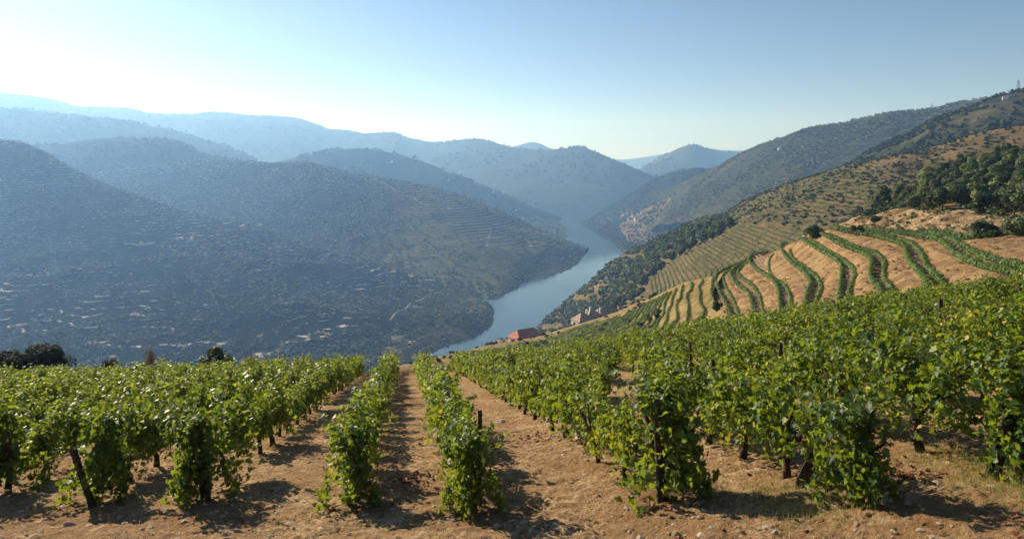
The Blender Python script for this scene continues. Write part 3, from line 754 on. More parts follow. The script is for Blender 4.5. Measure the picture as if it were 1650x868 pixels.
in_brown = poly([(1030,470),(1080,425),(1130,400),(1170,362),(1300,372),(1330,385),(1300,400),(1200,430),(1120,470),(1050,500)])
in_green = poly([(1150,356),(1165,345),(1265,298),(1360,268),(1420,262),(1420,300),(1400,330),(1350,352),(1300,368),(1170,358)])
rn = 0
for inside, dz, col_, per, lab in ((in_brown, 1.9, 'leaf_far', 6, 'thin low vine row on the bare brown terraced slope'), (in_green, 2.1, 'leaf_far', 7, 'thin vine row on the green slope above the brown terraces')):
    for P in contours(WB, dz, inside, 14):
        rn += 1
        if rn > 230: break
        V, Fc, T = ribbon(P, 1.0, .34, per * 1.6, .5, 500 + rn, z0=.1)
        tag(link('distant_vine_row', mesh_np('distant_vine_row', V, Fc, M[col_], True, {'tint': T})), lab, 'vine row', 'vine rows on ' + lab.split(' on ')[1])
print('contour rows', rn)
LS = GRIDS['lower_spur61']
ls_in = poly([(700,600),(760,565),(820,560),(880,548),(930,528),(1000,512),(1040,490),(1100,462),(1150,450),(1160,520),(1000,560),(850,600)])
k0 = 0
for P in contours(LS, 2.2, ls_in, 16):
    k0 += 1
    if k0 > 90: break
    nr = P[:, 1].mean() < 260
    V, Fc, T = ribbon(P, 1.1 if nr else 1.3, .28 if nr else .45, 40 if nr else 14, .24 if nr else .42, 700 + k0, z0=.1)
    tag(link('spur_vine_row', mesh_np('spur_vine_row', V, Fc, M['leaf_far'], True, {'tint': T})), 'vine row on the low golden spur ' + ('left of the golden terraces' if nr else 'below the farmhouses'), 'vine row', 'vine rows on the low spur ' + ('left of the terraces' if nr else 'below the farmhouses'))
# terrace walls on the nose of the left spur
print('spur rows', k0)
# terrace walls on the nose of the left spur
LSP = GRIDS['left_spur23']
nose = poly([(632,293),(700,306),(800,342),(885,378),(900,394),(850,402),(810,396),(776,405),(748,384),(722,372),(706,352),(668,336),(655,318)])
tm = NT('terrace_wall'); tm.done((.30,.27,.19), .95)
V_ = []; F_ = []; n0 = 0
for P in contours(LSP, 5.5, nose, 6):
    up = P + (0, 0, 1.6); k_ = len(P); bk = up + (0, 2.2, .3)
    vv_ = np.concatenate([P - (0, .2, 1), up, bk]); V_.append(vv_)
    F_ += [(n0+i, n0+i+1, n0+k_+i+1, n0+k_+i) for i in range(k_-1)] + [(n0+k_+i, n0+k_+i+1, n0+2*k_+i+1, n0+2*k_+i) for i in range(k_-1)]; n0 += len(vv_)
tag(link('terrace_walls', mesh_np('terrace_walls', np.concatenate(V_), np.array(F_), tm.m, False)), kind='structure')

# ------------------------------------------------------------------ tracks laid on the slopes
tr = NT('pale_dirt'); v = tr.coord(); tr.done(tr.ramp(tr.noise(v, .3, 4), [(.35, (.09,.08,.06)), (.7, (.34,.30,.25))]), .95)
def track(pix, width, names, lift=.5, name='dirt_track', mat=None):
    P = spline3([(a, b, 0) for a, b in pix], 10 * len(pix)); H = [hit(a, b, names) for a, b, _ in P]; H = [h[0] for h in H if h is not None]
    if len(H) < 3: return
    H = np.array(H); keep_ = [0]
    for i in range(1, len(H)):
        if abs(H[i][1] - H[keep_[-1]][1]) < 160: keep_.append(i)
    H = H[keep_]; T = np.gradient(H, axis=0); T[:, 2] = 0; T /= np.linalg.norm(T, axis=1)[:, None] + 1e-9; S = np.stack([-T[:, 1], T[:, 0], 0 * T[:, 0]], 1) * width / 2
    a = H + S; b = H - S
    for q in (a, b):
        for i in range(len(q)):
            z = drop(q[i][0], q[i][1], names); q[i][2] = (max(z, q[i][2] - width) if z is not None else q[i][2]) + lift
    n = len(H); f_ = [(i, i+1, n+i+1, n+i) for i in range(n-1)]
    tag(link(name, mesh_np(name, np.concatenate([a, b]), np.array(f_), mat or tr.m, True)), kind='structure')
spurN = ['left_spur']
track([(600,290),(621,297),(642,309),(660,315),(680,328),(705,337),(722,343)], 7, spurN)
track([(719,328),(723,334),(726,342)], 7, spurN)
track([(800,343),(818,352),(843,362),(866,374),(884,383)], 8, spurN)
track([(786,363),(791,373),(787,385),(784,397)], 6, spurN)
track([(838,384),(850,388),(857,397)], 6, spurN)
track([(711,470),(694,475),(677,484),(662,489),(654,497),(640,503),(628,517)], 3, ['left_hill'], 1.0)
track([(200,393),(228,395),(250,391)], 6, ['left_hill'], 1.0); track([(300,392),(308,385),(312,378)], 5, ['left_hill'], 1.0)

# ------------------------------------------------------------------ trees and scrub
def crown_cloud(r, n, rx, rz, zc, lobes=9, size=.5, flat=.8):
    c = rnd_dirs(lobes, r) * r.uniform(.25, .72, lobes)[:, None]; c[:, 2] = c[:, 2] * .75; cr = r.uniform(.32, .55, lobes)
    i = r.integers(0, lobes, n); d = rnd_dirs(n, r); d[:, 2] = np.where(r.random(n) < .6, np.abs(d[:, 2]), d[:, 2])
    P = c[i] + d * (cr[i] * (.6 + .45 * r.random(n) ** .5))[:, None]
    N = d + .6 * rnd_dirs(n, r) + np.array([0, 0, .25])
    P = P * np.array([rx, rx, rz]) + np.array([0, 0, zc])
    tint = np.clip(.35 + .3 * (r.random(n) - .5) + .2 * r.normal(size=lobes)[i], 0, 1)
    return P, N, size * r.uniform(.55, 1.3, n), tint
def crown_mesh(seed, n, rx, rz, zc, size, mat, lobes=9):
    r = np.random.default_rng(seed); P, N, s_, t_ = crown_cloud(r, n, rx, rz, zc, lobes, size)
    V, Fc, T = leaves(P, N, rnd_dirs(n, r), s_, (QUAD_V, QUAD_F), t_, r); return mesh_np('crown', V, Fc, M[mat], True, {'tint': T})
def trunk_mesh(seed, h, rad, spread):
    random.seed(seed); m = MB(); m.tube([(0,0,-.5),(.05,.03,h*.4),(-.04*h,.05,h*.75)], [rad*1.2, rad*.85, rad*.6], 7, jit=.1)
    for k in range(5):
        a = k * 1.26 + random.uniform(-.3, .3); m.tube([(-.03*h,.04,h*.6), (math.cos(a)*spread*.4, math.sin(a)*spread*.4, h*.95), (math.cos(a)*spread*.75, math.sin(a)*spread*.75, h*1.3)], [rad*.5, rad*.32, rad*.12], 5)
    return m.mesh('trunk', M['trunk'], True)
GC = [crown_mesh(900+i, 2300, 3.2, 2.9 + .2*(i % 3), 3.8, .42, 'tree_leaf', 11) for i in range(6)]
GT_ = [trunk_mesh(920+i, 2.6, .20, 2.6) for i in range(3)]
BC = [crown_mesh(940+i, 800, 3.6, 3.0, 3.0, .72, 'tree_leaf', 8) for i in range(6)]
def plant_tree(name, p, sc_, crowns, trunks, lab, cat, grp):
    e = thing(name, lab, cat, p, random.uniform(0, 6.28), grp); e.scale = (sc_ * random.uniform(.9, 1.15), sc_ * random.uniform(.9, 1.15), sc_ * random.uniform(.85, 1.1))
    link('trunk', random.choice(trunks), e); link('crown', random.choice(crowns), e); return e
random.seed(77)
grove = []
def tryg(px, py, names, mind):
    h = hit(px, py, names)
    if h is None: return None
    p = h[0]
    for q in grove:
        if (q[0]-p[0])**2 + (q[1]-p[1])**2 < mind*mind: return None
    grove.append(p); return p
ga = poly([(1405,346),(1445,342),(1500,341),(1560,343),(1640,347),(1720,340),(1720,235),(1650,252),(1560,272),(1500,293),(1450,325),(1420,340)])
ng = 0
for _ in range(1500):
    x, y = random.uniform(1400, 1720), random.uniform(235, 348)
    if not ga(x, y): continue
    p = tryg(x, y, ['grove_slope'], 3.7)
    if p is None: continue
    ng += 1; sc_ = random.uniform(.5, 1.08)
    band = 'along the top of the rocky road cut' if y > 318 else ('in the middle of the grove above the rocky cut' if y > 285 else 'at the upper edge of the grove')
    band += ', to the left' if x < 1540 else ', to the right'
    plant_tree('grove_tree', p, sc_, GC, GT_, 'dark green tree ' + band, 'tree', 'trees ' + band)
    if ng > 160: break
print('grove', ng)
for px, py, s_, lab in ((1584,376,.62,'round dark bush at the foot of the rocky cut'),(1645,374,.6,'round dark bush at the right edge below the rocky cut'),(1382,371,.42,'small dark bush at the left end of the rocky cut'),(1312,378,.7,'bright green bush beside the pale utility pole'),(1407,352,.35,'small bush growing in the rock of the cut'),
                        (1156,493,.4,'small bush beside the lowest golden terrace'),(1060,502,.5,'round bush on the golden knoll above the farmhouses')):
    h = hit(px, py + 6)
    if h is not None: plant_tree('bush', h[0] - (0, 0, 1.6 * s_), s_, GC, GT_, lab, 'bush', None)
# wood on the near bank
wa = poly([(868,535),(880,515),(950,455),(1000,412),(1060,386),(1130,353),(1165,352),(1180,366),(1160,380),(1120,395),(1080,420),(1040,455),(1030,478),(1000,495),(930,515),(880,540)])
ngw = 0; cells = {}
wood = []
for _ in range(6000):
    x, y = random.uniform(865, 1185), random.uniform(350, 540)
    if not wa(x, y): continue
    if fbm(x / 22., y / 16., 12, 3) > .30 and y > 405: continue
    h = hit(x, y, ['wooded_bank'])
    if h is None: continue
    p = h[0]; key = (int(p[0] // 5.6), int(p[1] // 7.2))
    if key in cells: continue
    cells[key] = 1; wood.append((p[1], p, x, y))
wood.sort(key=lambda c: c[0]); print('wood', len(wood))
ex = []
zones = (('on the crest of the wooded bank', lambda x, y: y < 400), ('in the wood sloping down to the river', lambda x, y: x < 960), ('in the middle of the wooded bank above the river', lambda x, y: True))
for i, (d, p, x, y) in enumerate(wood):
    sc_ = random.uniform(.7, 1.35)
    if i < 195:
        zn = [z_ for z_, f_ in zones if f_(x, y)][0]
        plant_tree('bank_tree', p - (0, 0, .8), sc_, BC, GT_, 'dark green tree ' + zn, 'tree', 'dark green trees ' + zn)
    else: ex.append((p, sc_))
def scatter_mesh(name, pts, scales, n_leaf, rad, size, mat, seed, nvar=5, zs=.8):
    """many small crowns as one mesh"""
    r = np.random.default_rng(seed); base = []
    for i in range(nvar):
        P, N, s_, t_ = crown_cloud(r, n_leaf, rad, rad * zs, rad * .45, 5, size); V, Fc, T = leaves(P, N, rnd_dirs(n_leaf, r), s_, (QUAD_V, QUAD_F), t_, r); base.append((V, Fc, T))
    nvx, nf = len(base[0][0]), len(base[0][1]); n = len(pts); VV = np.empty((n, nvx, 3), np.float32); FF = np.empty((n, nf, 3), np.int32); TT = np.empty((n, nvx), np.float32)
    which = r.integers(0, nvar, n); rot = r.uniform(0, 6.28, n); tv = r.normal(size=n) * .16
    for i in range(nvar):
        m = np.where(which == i)[0]; V, Fc, T = base[i]; c, s_ = np.cos(rot[m])[:, None], np.sin(rot[m])[:, None]; k = scales[m][:, None]
        VV[m, :, 0] = (V[:, 0] * c - V[:, 1] * s_) * k + pts[m, 0:1]; VV[m, :, 1] = (V[:, 0] * s_ + V[:, 1] * c) * k + pts[m, 1:2]; VV[m, :, 2] = V[:, 2] * k + pts[m, 2:3]
        FF[m] = Fc[None] + (m * nvx)[:, None, None]; TT[m] = np.clip(T[None] + tv[m][:, None], 0, 1)
    o = link(name, mesh_np(name, VV.reshape(-1, 3), FF.reshape(-1, 3), M[mat], True, {'tint': TT.ravel()})); tag(o, kind='stuff'); return o
if ex: scatter_mesh('bank_wood', np.array([p for p, _ in ex]), np.array([s_ for _, s_ in ex]), 160, 3.8, 1.5, 'tree_leaf', 31)
def on_grid(G, n, seed, dens):
    """random points of a sheet that face the valley, thinned by a density function of (x, y, z, px, py)"""
    r = np.random.default_rng(seed); nv, nu, _ = G.shape
    a = np.linalg.norm(np.cross(G[1:, :-1] - G[:-1, :-1], G[:-1, 1:] - G[:-1, :-1]), axis=2)
    pr = (a / a.sum()).ravel(); k = r.choice(len(pr), n, p=pr); i, j = k // (nu - 1), k % (nu - 1); u, v_ = r.random(n)[:, None], r.random(n)[:, None]
    P = G[i, j] * (1-u) * (1-v_) + G[i+1, j] * u * (1-v_) + G[i, j+1] * (1-u) * v_ + G[i+1, j+1] * u * v_
    px = 825 + F * P[:, 0] / P[:, 1]; py = HOR - F * P[:, 2] / P[:, 1]
    d = dens(P[:, 0], P[:, 1], P[:, 2], px, py); m = (r.random(n) < d) & (P[:, 2] > WATER + .3) & (px > -120) & (px < 1770); return P[m], px[m], py[m], r
G = GRIDS['left_hill31']
P, px, py, r = on_grid(G, 80000, 1, lambda x, y, z, px, py: np.clip(.50 + 1.1 * fbm(x / 90, y / 90, 21, 4) + .35 * (z < -150) - .35 * np.exp(-((px - 330) / 260) ** 2 - ((py - 430) / 60) ** 2), .06, .95))
print('left scrub', len(P)); scatter_mesh('hillside_scrub', P, r.uniform(.3, 1.2, len(P)) ** 1.3, 30, 3.4, 1.5, 'scrub_pale', 41)
G = GRIDS['left_spur23']
P, px, py, r = on_grid(G, 44000, 2, lambda x, y, z, px, py: np.clip(.75 + .8 * fbm(x / 120, y / 120, 23, 4) - .9 * np.clip((px + 120 * fbm(x / 90, y / 90, 66, 3) - 640) / 70, 0, 1) * np.clip((470 - py - 40 * fbm(x / 60, y / 60, 67, 3)) / 60, 0, 1) * (py > 296 + (px - 640) * .33), .03, 1))
print('spur', len(P)); scatter_mesh('hillside_scrub', P, r.uniform(.5, 1.3, len(P)), 22, 3.6, 2.0, 'scrub_pale', 42)
G = GRIDS['shrub_hill47']
P, px, py, r = on_grid(G, 26000, 3, lambda x, y, z, px, py: np.clip(.6 + 2.2 * fbm(x / 45, y / 45, 25, 4), .05, 1))
scatter_mesh('hillside_scrub', P, r.uniform(.5, 1.4, len(P)), 30, 2.8, 1.5, 'scrub_leaf', 43)
G = GRIDS['right_ridge37']
P, px, py, r = on_grid(G, 44000, 4, lambda x, y, z, px, py: np.clip(.62 + 2.2 * fbm(x / 100, y / 100, 27, 4), .04, 1))
scatter_mesh('hillside_scrub', P, r.uniform(.4, 1.3, len(P)), 16, 4.0, 2.2, 'scrub_pale', 44)
for key, sd, dn in (('right_spur41', 5, .8), ('right_spur43', 6, .30)):
    P, px, py, r = on_grid(GRIDS[key], 9000, sd, lambda x, y, z, px, py: np.clip(dn + .9 * fbm(x / 90, y / 90, 28, 4) + .6 * (z < -228), .03, 1))
    scatter_mesh('hillside_scrub', P, r.uniform(.6, 1.5, len(P)), 12, 4.5, 3.2, 'scrub_leaf', 50 + sd)
P, px, py, r = on_grid(GRIDS['river_flat29'], 3000, 7, lambda x, y, z, px, py: np.clip(.5 + .9 * fbm(x / 90, y / 90, 28, 4), .03, 1))
scatter_mesh('hillside_scrub', P, r.uniform(.6, 1.5, len(P)), 12, 4.5, 3.2, 'scrub_leaf', 58)
for key, n_ in (('mountain_range11', 30000), ('middle_ridge13', 12000), ('middle_ridge19', 12000), ('middle_ridge17', 9000), ('cone_hill7', 7000)):
    P, px, py, r = on_grid(GRIDS[key], n_, 8, lambda x, y, z, px, py: np.clip(.45 + 2.4 * fbm(x / 220, y / 220, 29, 4), .03, 1))
    scatter_mesh('far_woods', P, r.uniform(.35, 1.25, len(P)) ** 1.4, 8, 8.5, 8, 'scrub_leaf', 60)
P, px, py, r = on_grid(WB, 42000, 9, lambda x, y, z, px, py: np.where([in_brown(a, b) or wa(a, b) for a, b in zip(px, py)], 0.02, np.clip(.55 + .9 * fbm(x / 30, y / 30, 33, 4), .05, .95)))
scatter_mesh('slope_shrubs', P, r.uniform(.25, .95, len(P)), 34, 2.0, .95, 'scrub_leaf', 71)
P, px, py, r = on_grid(LS, 6000, 10, lambda x, y, z, px, py: (px < 1060) * np.clip(.12 + .8 * fbm(x / 20, y / 20, 35, 4), .02, .9))
scatter_mesh('slope_shrubs', P, r.uniform(.2, .7, len(P)), 60, 2.0, .7, 'scrub_leaf', 72)
# dry grass tufts and low shrubs on the golden banks
P, px, py, r = on_grid(GRIDS['grove_slope93'], 7000, 12, lambda x, y, z, px, py: np.clip(.6 + .8 * fbm(x / 9, y / 9, 36, 4), .1, .9))
scatter_mesh('slope_shrubs', P, r.uniform(.2, .95, len(P)), 90, 2.0, .45, 'tree_leaf', 73)
P, px, py, r = on_grid(GRIDS['rock_cut91'], 1500, 14, lambda x, y, z, px, py: np.clip(.25 + .9 * fbm(x / 5, y / 5, 37, 4), .03, .9))
scatter_mesh('slope_shrubs', P, r.uniform(.1, .4, len(P)), 60, 2.0, .5, 'tree_leaf', 74)
P, px, py, r = on_grid(Gt, 9000, 15, lambda x, y, z, px, py: np.clip(.15 + .9 * fbm(x / 4, y / 4, 38, 4), .03, .8))
scatter_mesh('dry_tufts', P, r.uniform(.06, .20, len(P)), 22, 1.6, .7, 'dry_leaf', 75)
#MARK_SMALL
# ------------------------------------------------------------------ posts in the vineyard
def post_mesh(seed, h, w_, lean=(0, 0), plank=1.0):
    random.seed(seed); m = MB(); n = 6
    pts = []
    v = []; f = []
    for i in range(n + 1):
        t_ = i / n; z = -.25 + (h + .25) * t_
        a, b = w_ * plank / 2 * (1 - .12 * t_), w_ / 2 * (1 - .12 * t_)
        cx, cy_ = lean[0] * max(z, 0) + random.uniform(-.006, .006), lean[1] * max(z, 0) + random.uniform(-.006, .006)
        for (p, q) in ((-1, -.7), (-.7, -1), (.7, -1), (1, -.7), (1, .7), (.7, 1), (-.7, 1), (-1, .7)):
            v.append((cx + p * a * random.uniform(.9, 1.06), cy_ + q * b * random.uniform(.9, 1.06), z + (random.uniform(-.03, .03) if i == n else 0)))
    for i in range(n):
        for k in range(8): f.append((i*8+k, i*8+(k+1) % 8, (i+1)*8+(k+1) % 8, (i+1)*8+k))
    f.append(tuple(n*8+k for k in range(8)))
    return m.add(v, f).mesh('post', M['post'])
POSTS = [((1060,806),1.33,.085,(-.03,0),1.0,'upright dark stake in the near end vine right of centre','base'),
 ((1290,786),.72,.07,(.45,.05),3.2,'wide plank leaning beside a near vine in the lower right','base'),
 ((1598,770),.66,.07,(.38,.05),3.0,'wide plank leaning at the vine end near the right edge','base'),
 ((158,812),.92,.095,(-.36,0),1.2,'thick dark post leaning left at a vine row end on the left','base'),
 ((330,812),1.15,.10,(-.14,0),1.0,'dark post leaning slightly left between two near vine ends on the left','base'),
 ((572,815),1.0,.09,(-.05,0),1.0,'dark stake hidden in the tall vine left of the middle alley','base'),
 ((772,824),1.32,.075,(0,0),1.0,'thin upright stake on the vine right of the middle alley','base'),
 ((5,640),1.36,.09,(-.03,0),1,'dark post standing above the vines at the left edge','top'),
 ((895,548),1.33,.09,(0,0),1,'dark post among the far vines below the farmhouses','top'),
 ((1112,546),1.33,.08,(0,0),1,'thin post among the far vines right of the farmhouses','top'),
 ((1149,573),1.33,.09,(0,0),1,'dark post in the middle of the right vineyard','top'),
 ((1172,499),1.36,.09,(0,0),1,'tall dark stake before the lowest golden terrace','top'),
 ((1332,556),1.18,.09,(.02,0),1,'dark post halfway up the right vineyard','top'),
 ((1374,506),1.33,.09,(0,0),1,'short dark post among the far vines on the right','top'),
 ((1459,472),1.36,.14,(0,0),1,'broad dark post at the far edge of the right vineyard','top'),
 ((1515,476),1.36,.14,(0,0),1,'broad dark post right of another at the far edge of the vineyard','top'),
 ((1560,512),.95,.12,(.34,0),1,'long post leaning to the right near the rock outcrop','base'),
 ((1643,452),1.36,.13,(0,0),1,'broad dark post at the far right corner of the vineyard','top'),
 ((1253,545),1.3,.08,(.05,0),1,'slightly tilted post in the right vineyard','top')]
wire = NT('dark_wire').done((.06,.05,.045), .6)
for i, (p, h, w_, ln_, pk, lab, kd) in enumerate(POSTS):
    q = gnd(*p) if kd == 'base' else gnd_top(p[0], p[1], h)
    o = link('vineyard_post', post_mesh(60 + i, h * (.93 if pk < 2 else 1), w_ * .82, ln_, pk)); o.location = q + (0, (-.12 if i in (0, 3) else .12) if kd == 'base' and pk < 2 else 0, 0); o.rotation_euler = (0, 0, random.uniform(-.15, .15))
    tag(o, lab, 'post', 'wooden posts in the vineyard')

# ------------------------------------------------------------------ stones, dead leaves, dry grass
import bmesh
def rock_mesh(seed, mat, sub=2, flat=.6):
    b = bmesh.new(); bmesh.ops.create_icosphere(b, subdivisions=sub, radius=1); v = np.array([q.co[:] for q in b.verts]); f_ = np.array([[q.index for q in p.verts] for p in b.faces]); b.free()
    r = np.random.default_rng(seed); k = 1 + .0 * v[:, 0]
    for _ in range(9):
        d = rnd_dirs(1, r)[0]; k_ = v @ d; lim = r.uniform(.45, .85); v = v - np.outer(np.clip(k_ - lim, 0, 9), d) * .92
    v = v * (1 + .08 * fbm(v[:, 0] * 3 + seed, v[:, 1] * 3 + v[:, 2] * 2, seed, 3))[:, None]; v[:, 2] *= flat
    return v, f_, mat
t = NT('pale_stone'); v = t.coord(); M['stone'] = t.done(t.ramp(t.noise(v, 6, 6, .7), [(.3, (.20,.145,.10)), (.7, (.44,.36,.28))]), .9, t.bump(t.noise(v, 18, 5), .5, .02))
t = NT('outcrop_rock'); v = t.coord(); M['rock'] = t.done(t.ramp(t.noise(v, 2.2, 7, .7), [(.3, (.09,.065,.05)), (.55, (.27,.20,.15)), (.75, (.45,.38,.31))]), .9, t.bump(t.noise(v, 5, 7, .7), 1, .12))
r = np.random.default_rng(88)
def in_field(n, ymax, seed, dens=None, ymin=5.0):
    r = np.random.default_rng(seed); y = ymin + (ymax - ymin) * r.random(n) ** 1.5; x = (r.random(n) * 2 - 1) * (y * .82 + .5)
    if dens is not None: m = r.random(n) < dens(x, y); x, y = x[m], y[m]
    return x, y, gz(x, y), r
def gz_fine(x, y):
    return np.array([drop(a, b, ['vineyard_ground']) for a, b in zip(x, y)])
base = [rock_mesh(i, None, 1, .6) for i in range(6)]
x, y, _, r = in_field(15000, 30, 5, lambda x, y: np.clip(.35 + .9 * fbm(x / 1.5, y / 1.5, 3, 3), .05, 1))
z = gz_fine(x, y); VV = []; FF = []; n0 = 0; sz = .009 + .055 * r.random(len(x)) ** 5
for i in range(len(x)):
    v, f_, _m = base[i % 6]; a = r.uniform(0, 6.28); c, s_ = math.cos(a) * sz[i], math.sin(a) * sz[i]
    VV.append(np.stack([v[:, 0] * c - v[:, 1] * s_ + x[i], v[:, 0] * s_ + v[:, 1] * c + y[i], v[:, 2] * sz[i] + z[i]], 1)); FF.append(f_ + n0); n0 += len(v)
tag(link('loose_stones', mesh_np('loose_stones', np.concatenate(VV), np.concatenate(FF), M['stone'], False)), kind='stuff')
x, y, _, r = in_field(16000, 26, 15, lambda x, y: np.clip(.3 + 1.1 * fbm(x / 1.1, y / 1.1, 13, 3), .03, 1))
z = gz_fine(x, y); VV = []; FF = []; n0 = 0; sz = .010 + .045 * r.random(len(x)) ** 4
for i in range(len(x)):
    v, f_, _m = base[i % 6]; a = r.uniform(0, 6.28); c, s_ = math.cos(a) * sz[i], math.sin(a) * sz[i]
    VV.append(np.stack([v[:, 0] * c - v[:, 1] * s_ + x[i], v[:, 0] * s_ + v[:, 1] * c + y[i], v[:, 2] * sz[i] + z[i]], 1)); FF.append(f_ + n0); n0 += len(v)
tag(link('soil_clods', mesh_np('soil_clods', np.concatenate(VV), np.concatenate(FF), g.m, False)), kind='stuff')
ROCKS = [((630,846),.075,'pale stone in the shade of the middle alley'),((1016,742),.05,'light stone between the two vine rows right of the alley'),((806,681),.13,'pale flat stone right of the middle alley'),((1296,778),.08,'stone lying at the foot of the leaning plank'),
         ((1425,808),.11,'stone beside the vine at the lower right'),((1100,790),.06,'small pale stone left of centre right vine'),((1430,716),.07,'pale stone on bare soil at the right'),((462,700),.06,'stone at the foot of the left vines'),((112,848),.08,'brown clod of stone at the lower left'),((985,690),.05,'tiny stone on the soil left of the stake')]
for i, (p, sz_, lab) in enumerate(ROCKS):
    v, f_, _m = rock_mesh(40 + i, None, 2, .55); q = gnd(*p); o = link('stone', mesh_np('stone', v * sz_, f_, M['stone'], False)); o.location = (q[0], q[1], drop(q[0], q[1], ['vineyard_ground']) + sz_ * .15); tag(o, lab, 'stone', 'single stones on the soil')
OUT = [((1625,562),.95,'low brown rock of the outcrop nearest the vines'),((1648,548),1.15,'largest rock of the outcrop at the right edge'),((1612,585),.55,'small rock in front of the outcrop'),((1665,575),.9,'dark rock at the edge of the picture'),((1640,590),.5,'flat rock at the foot of the outcrop'),((1600,560),.45,'rounded rock left of the outcrop')]
for i, (p, sz_, lab) in enumerate(OUT):
    v, f_, _m = rock_mesh(70 + i, None, 3, .5); q = gnd(*p); o = link('rock', mesh_np('rock', v * np.array([1.3, .9, 1]) * sz_, f_, M['rock'], False)); o.location = (q[0], q[1], q[2] + sz_ * .05); o.rotation_euler = (0, 0, i * 1.3); tag(o, lab, 'rock', 'rocks of the outcrop')
# fallen leaves
t = NT('fallen_leaf'); M['fallen'] = t.done(t.ramp(t.attr('tint'), [(0, (.10,.028,.018)), (.4, (.24,.07,.04)), (.7, (.30,.17,.08)), (1, (.40,.30,.13))]), .8)
def ground_bits(name, n, ymax, seed, dens, size, mat, shape, tilt=.35, zoff=.012, ymin=5.5, tr=(0, 1), up=False):
    x, y, _, r = in_field(n, ymax, seed, dens, ymin); z = gz_fine(x, y) + zoff; k = len(x)
    P = np.stack([x, y, z], 1)
    if up: N = rnd_dirs(k, r) * np.array([1, 1, .2]); U = -np.array([0, 0, 1.]) + .5 * rnd_dirs(k, r)
    else: N = np.array([0, 0, 1.]) + tilt * rnd_dirs(k, r); U = rnd_dirs(k, r)
    V, Fc, T = leaves(P, N, U, size * r.uniform(.6, 1.4, k), shape, r.uniform(*tr, k), r)
    tag(link(name, mesh_np(name, V, Fc, mat, True, {'tint': T})), kind='stuff')
def near_pts(pts, rad):
    Q = [gnd(*p) for p in pts]
    return lambda x, y: np.clip(sum(np.exp(-(((x - q[0]) / rad) ** 2 + ((y - q[1]) / (rad * 1.3)) ** 2)) for q in Q), 0, 1)
rowd = lambda x, y: np.clip(.10 + .5 * fbm(x / .8, y / .8, 41, 3), .01, .6)
ground_bits('fallen_leaves', 5000, 30, 61, rowd, .06, M['fallen'], (LEAF6_V, LEAF6_F), .5, .02)
ground_bits('fallen_leaves', 60000, 26, 62, near_pts([(668,778),(1420,765),(868,705)], .32), .055, M['fallen'], (LEAF6_V, LEAF6_F), .6, .02, tr=(0, .45))
BLADE = (np.array([(-.04,0,0),(.04,0,0),(.0,1,.12)]), np.array([(0,1,2)]))
TWIG = (np.array([(-.02,0,0),(.02,0,0),(.018,1,0),(-.018,1,0)]), np.array([(0,1,2),(0,2,3)]))
t = NT('straw'); M['straw'] = t.done(t.ramp(t.attr('tint'), [(0, (.09,.055,.035)), (.5, (.33,.24,.13)), (1, (.52,.42,.25))]), .8)
ground_bits('straw_litter', 26000, 24, 63, lambda x, y: np.clip(.25 + .9 * fbm(x / .9, y / .9, 44, 3), .03, 1), .12, M['straw'], TWIG, .25, .015)
t = NT('grass_blade'); M['grass'] = t.done(t.ramp(t.attr('tint'), [(0, (.10,.13,.03)), (.5, (.26,.25,.07)), (1, (.45,.37,.16))]), .7, None, .2, .3, (.4,.4,.1))
ground_bits('grass', 120000, 14, 64, near_pts([(1560,748),(1600,770),(1640,790),(1250,800),(1290,815),(1520,735)], .42), .10, M['grass'], BLADE, up=True, zoff=0)
ground_bits('dry_grass', 90000, 46, 65, lambda x, y: np.clip((y - 40) / 5, 0, 1) * .8, .32, M['straw'], BLADE, up=True, zoff=0, ymin=38, tr=(.4, 1))
ground_bits('dry_grass', 60000, 30, 66, near_pts([(1620,530),(1640,560),(1600,540),(1640,520)], 1.6), .28, M['grass'], BLADE, up=True, zoff=0, ymin=12, tr=(.4, 1))

# ------------------------------------------------------------------ shrubs beyond the vineyard edge
def edge_shrub(px, top, wpx, Y, lab, seed, mat='tree_leaf', n=1500, size=.14, name='shrub', sparse=False, hgt=None):
    P = W(px, top, Y); w_ = wpx / F * Y / 2; g_ = float(gz(P[0], Y)); h = hgt or max(P[2] - g_, w_ * 1.2)
    r = np.random.default_rng(seed); Pn, N, s_, t_ = crown_cloud(r, n, w_, h * .52, 0, 9, size)
    if sparse: Pn[:, :2] *= (.5 + .5 * r.random((n, 1)))
    Pn[:, 2] += h * .52; V, Fc, T = leaves(Pn, N, rnd_dirs(n, r), s_, (QUAD_V, QUAD_F) if not sparse else BLADE, t_, r)
    base = P[2] - h
    e = thing(name, lab, 'shrub', (P[0], Y, base), 0)
    link('foliage', mesh_np('foliage', V, Fc, M[mat], True, {'tint': T}), e)
    random.seed(seed); m = MB(); m.tube([(0,0,-.6),(.03,.02,h*.3),(0,.05,h*.6)], [.09,.07,.03], 6)
    for k in range(7):
        a = k * .9; m.tube([(0,0,h*.1),(math.cos(a)*w_*.35, math.sin(a)*w_*.35, h*.5),(math.cos(a)*w_*.6, math.sin(a)*w_*.6, h*.85)], [.045,.025,.008], 4)
    m.build('stem', M['trunk'], e)
edge_shrub(68, 549, 100, 48, 'large dusky olive shrub beyond the vines at the far left', 1, 'scrub_leaf', 5200, .13)
edge_shrub(5, 562, 70, 48, 'low dark shrub at the left edge beside the large olive shrub', 2, 'scrub_leaf', 3000, .13)
edge_shrub(346, 556, 56, 47, 'rounded green bush standing above the left vines', 3, 'tree_leaf', 2600, .13)
edge_shrub(242, 558, 34, 47, 'thin dried pinkish weed between the olive shrub and the green bush', 4, 'dry_leaf', 3000, .20, 'dried_weed', True)
edge_shrub(402, 563, 30, 47, 'thin dried weed right of the rounded green bush', 5, 'dry_leaf', 2200, .20, 'dried_weed', True)
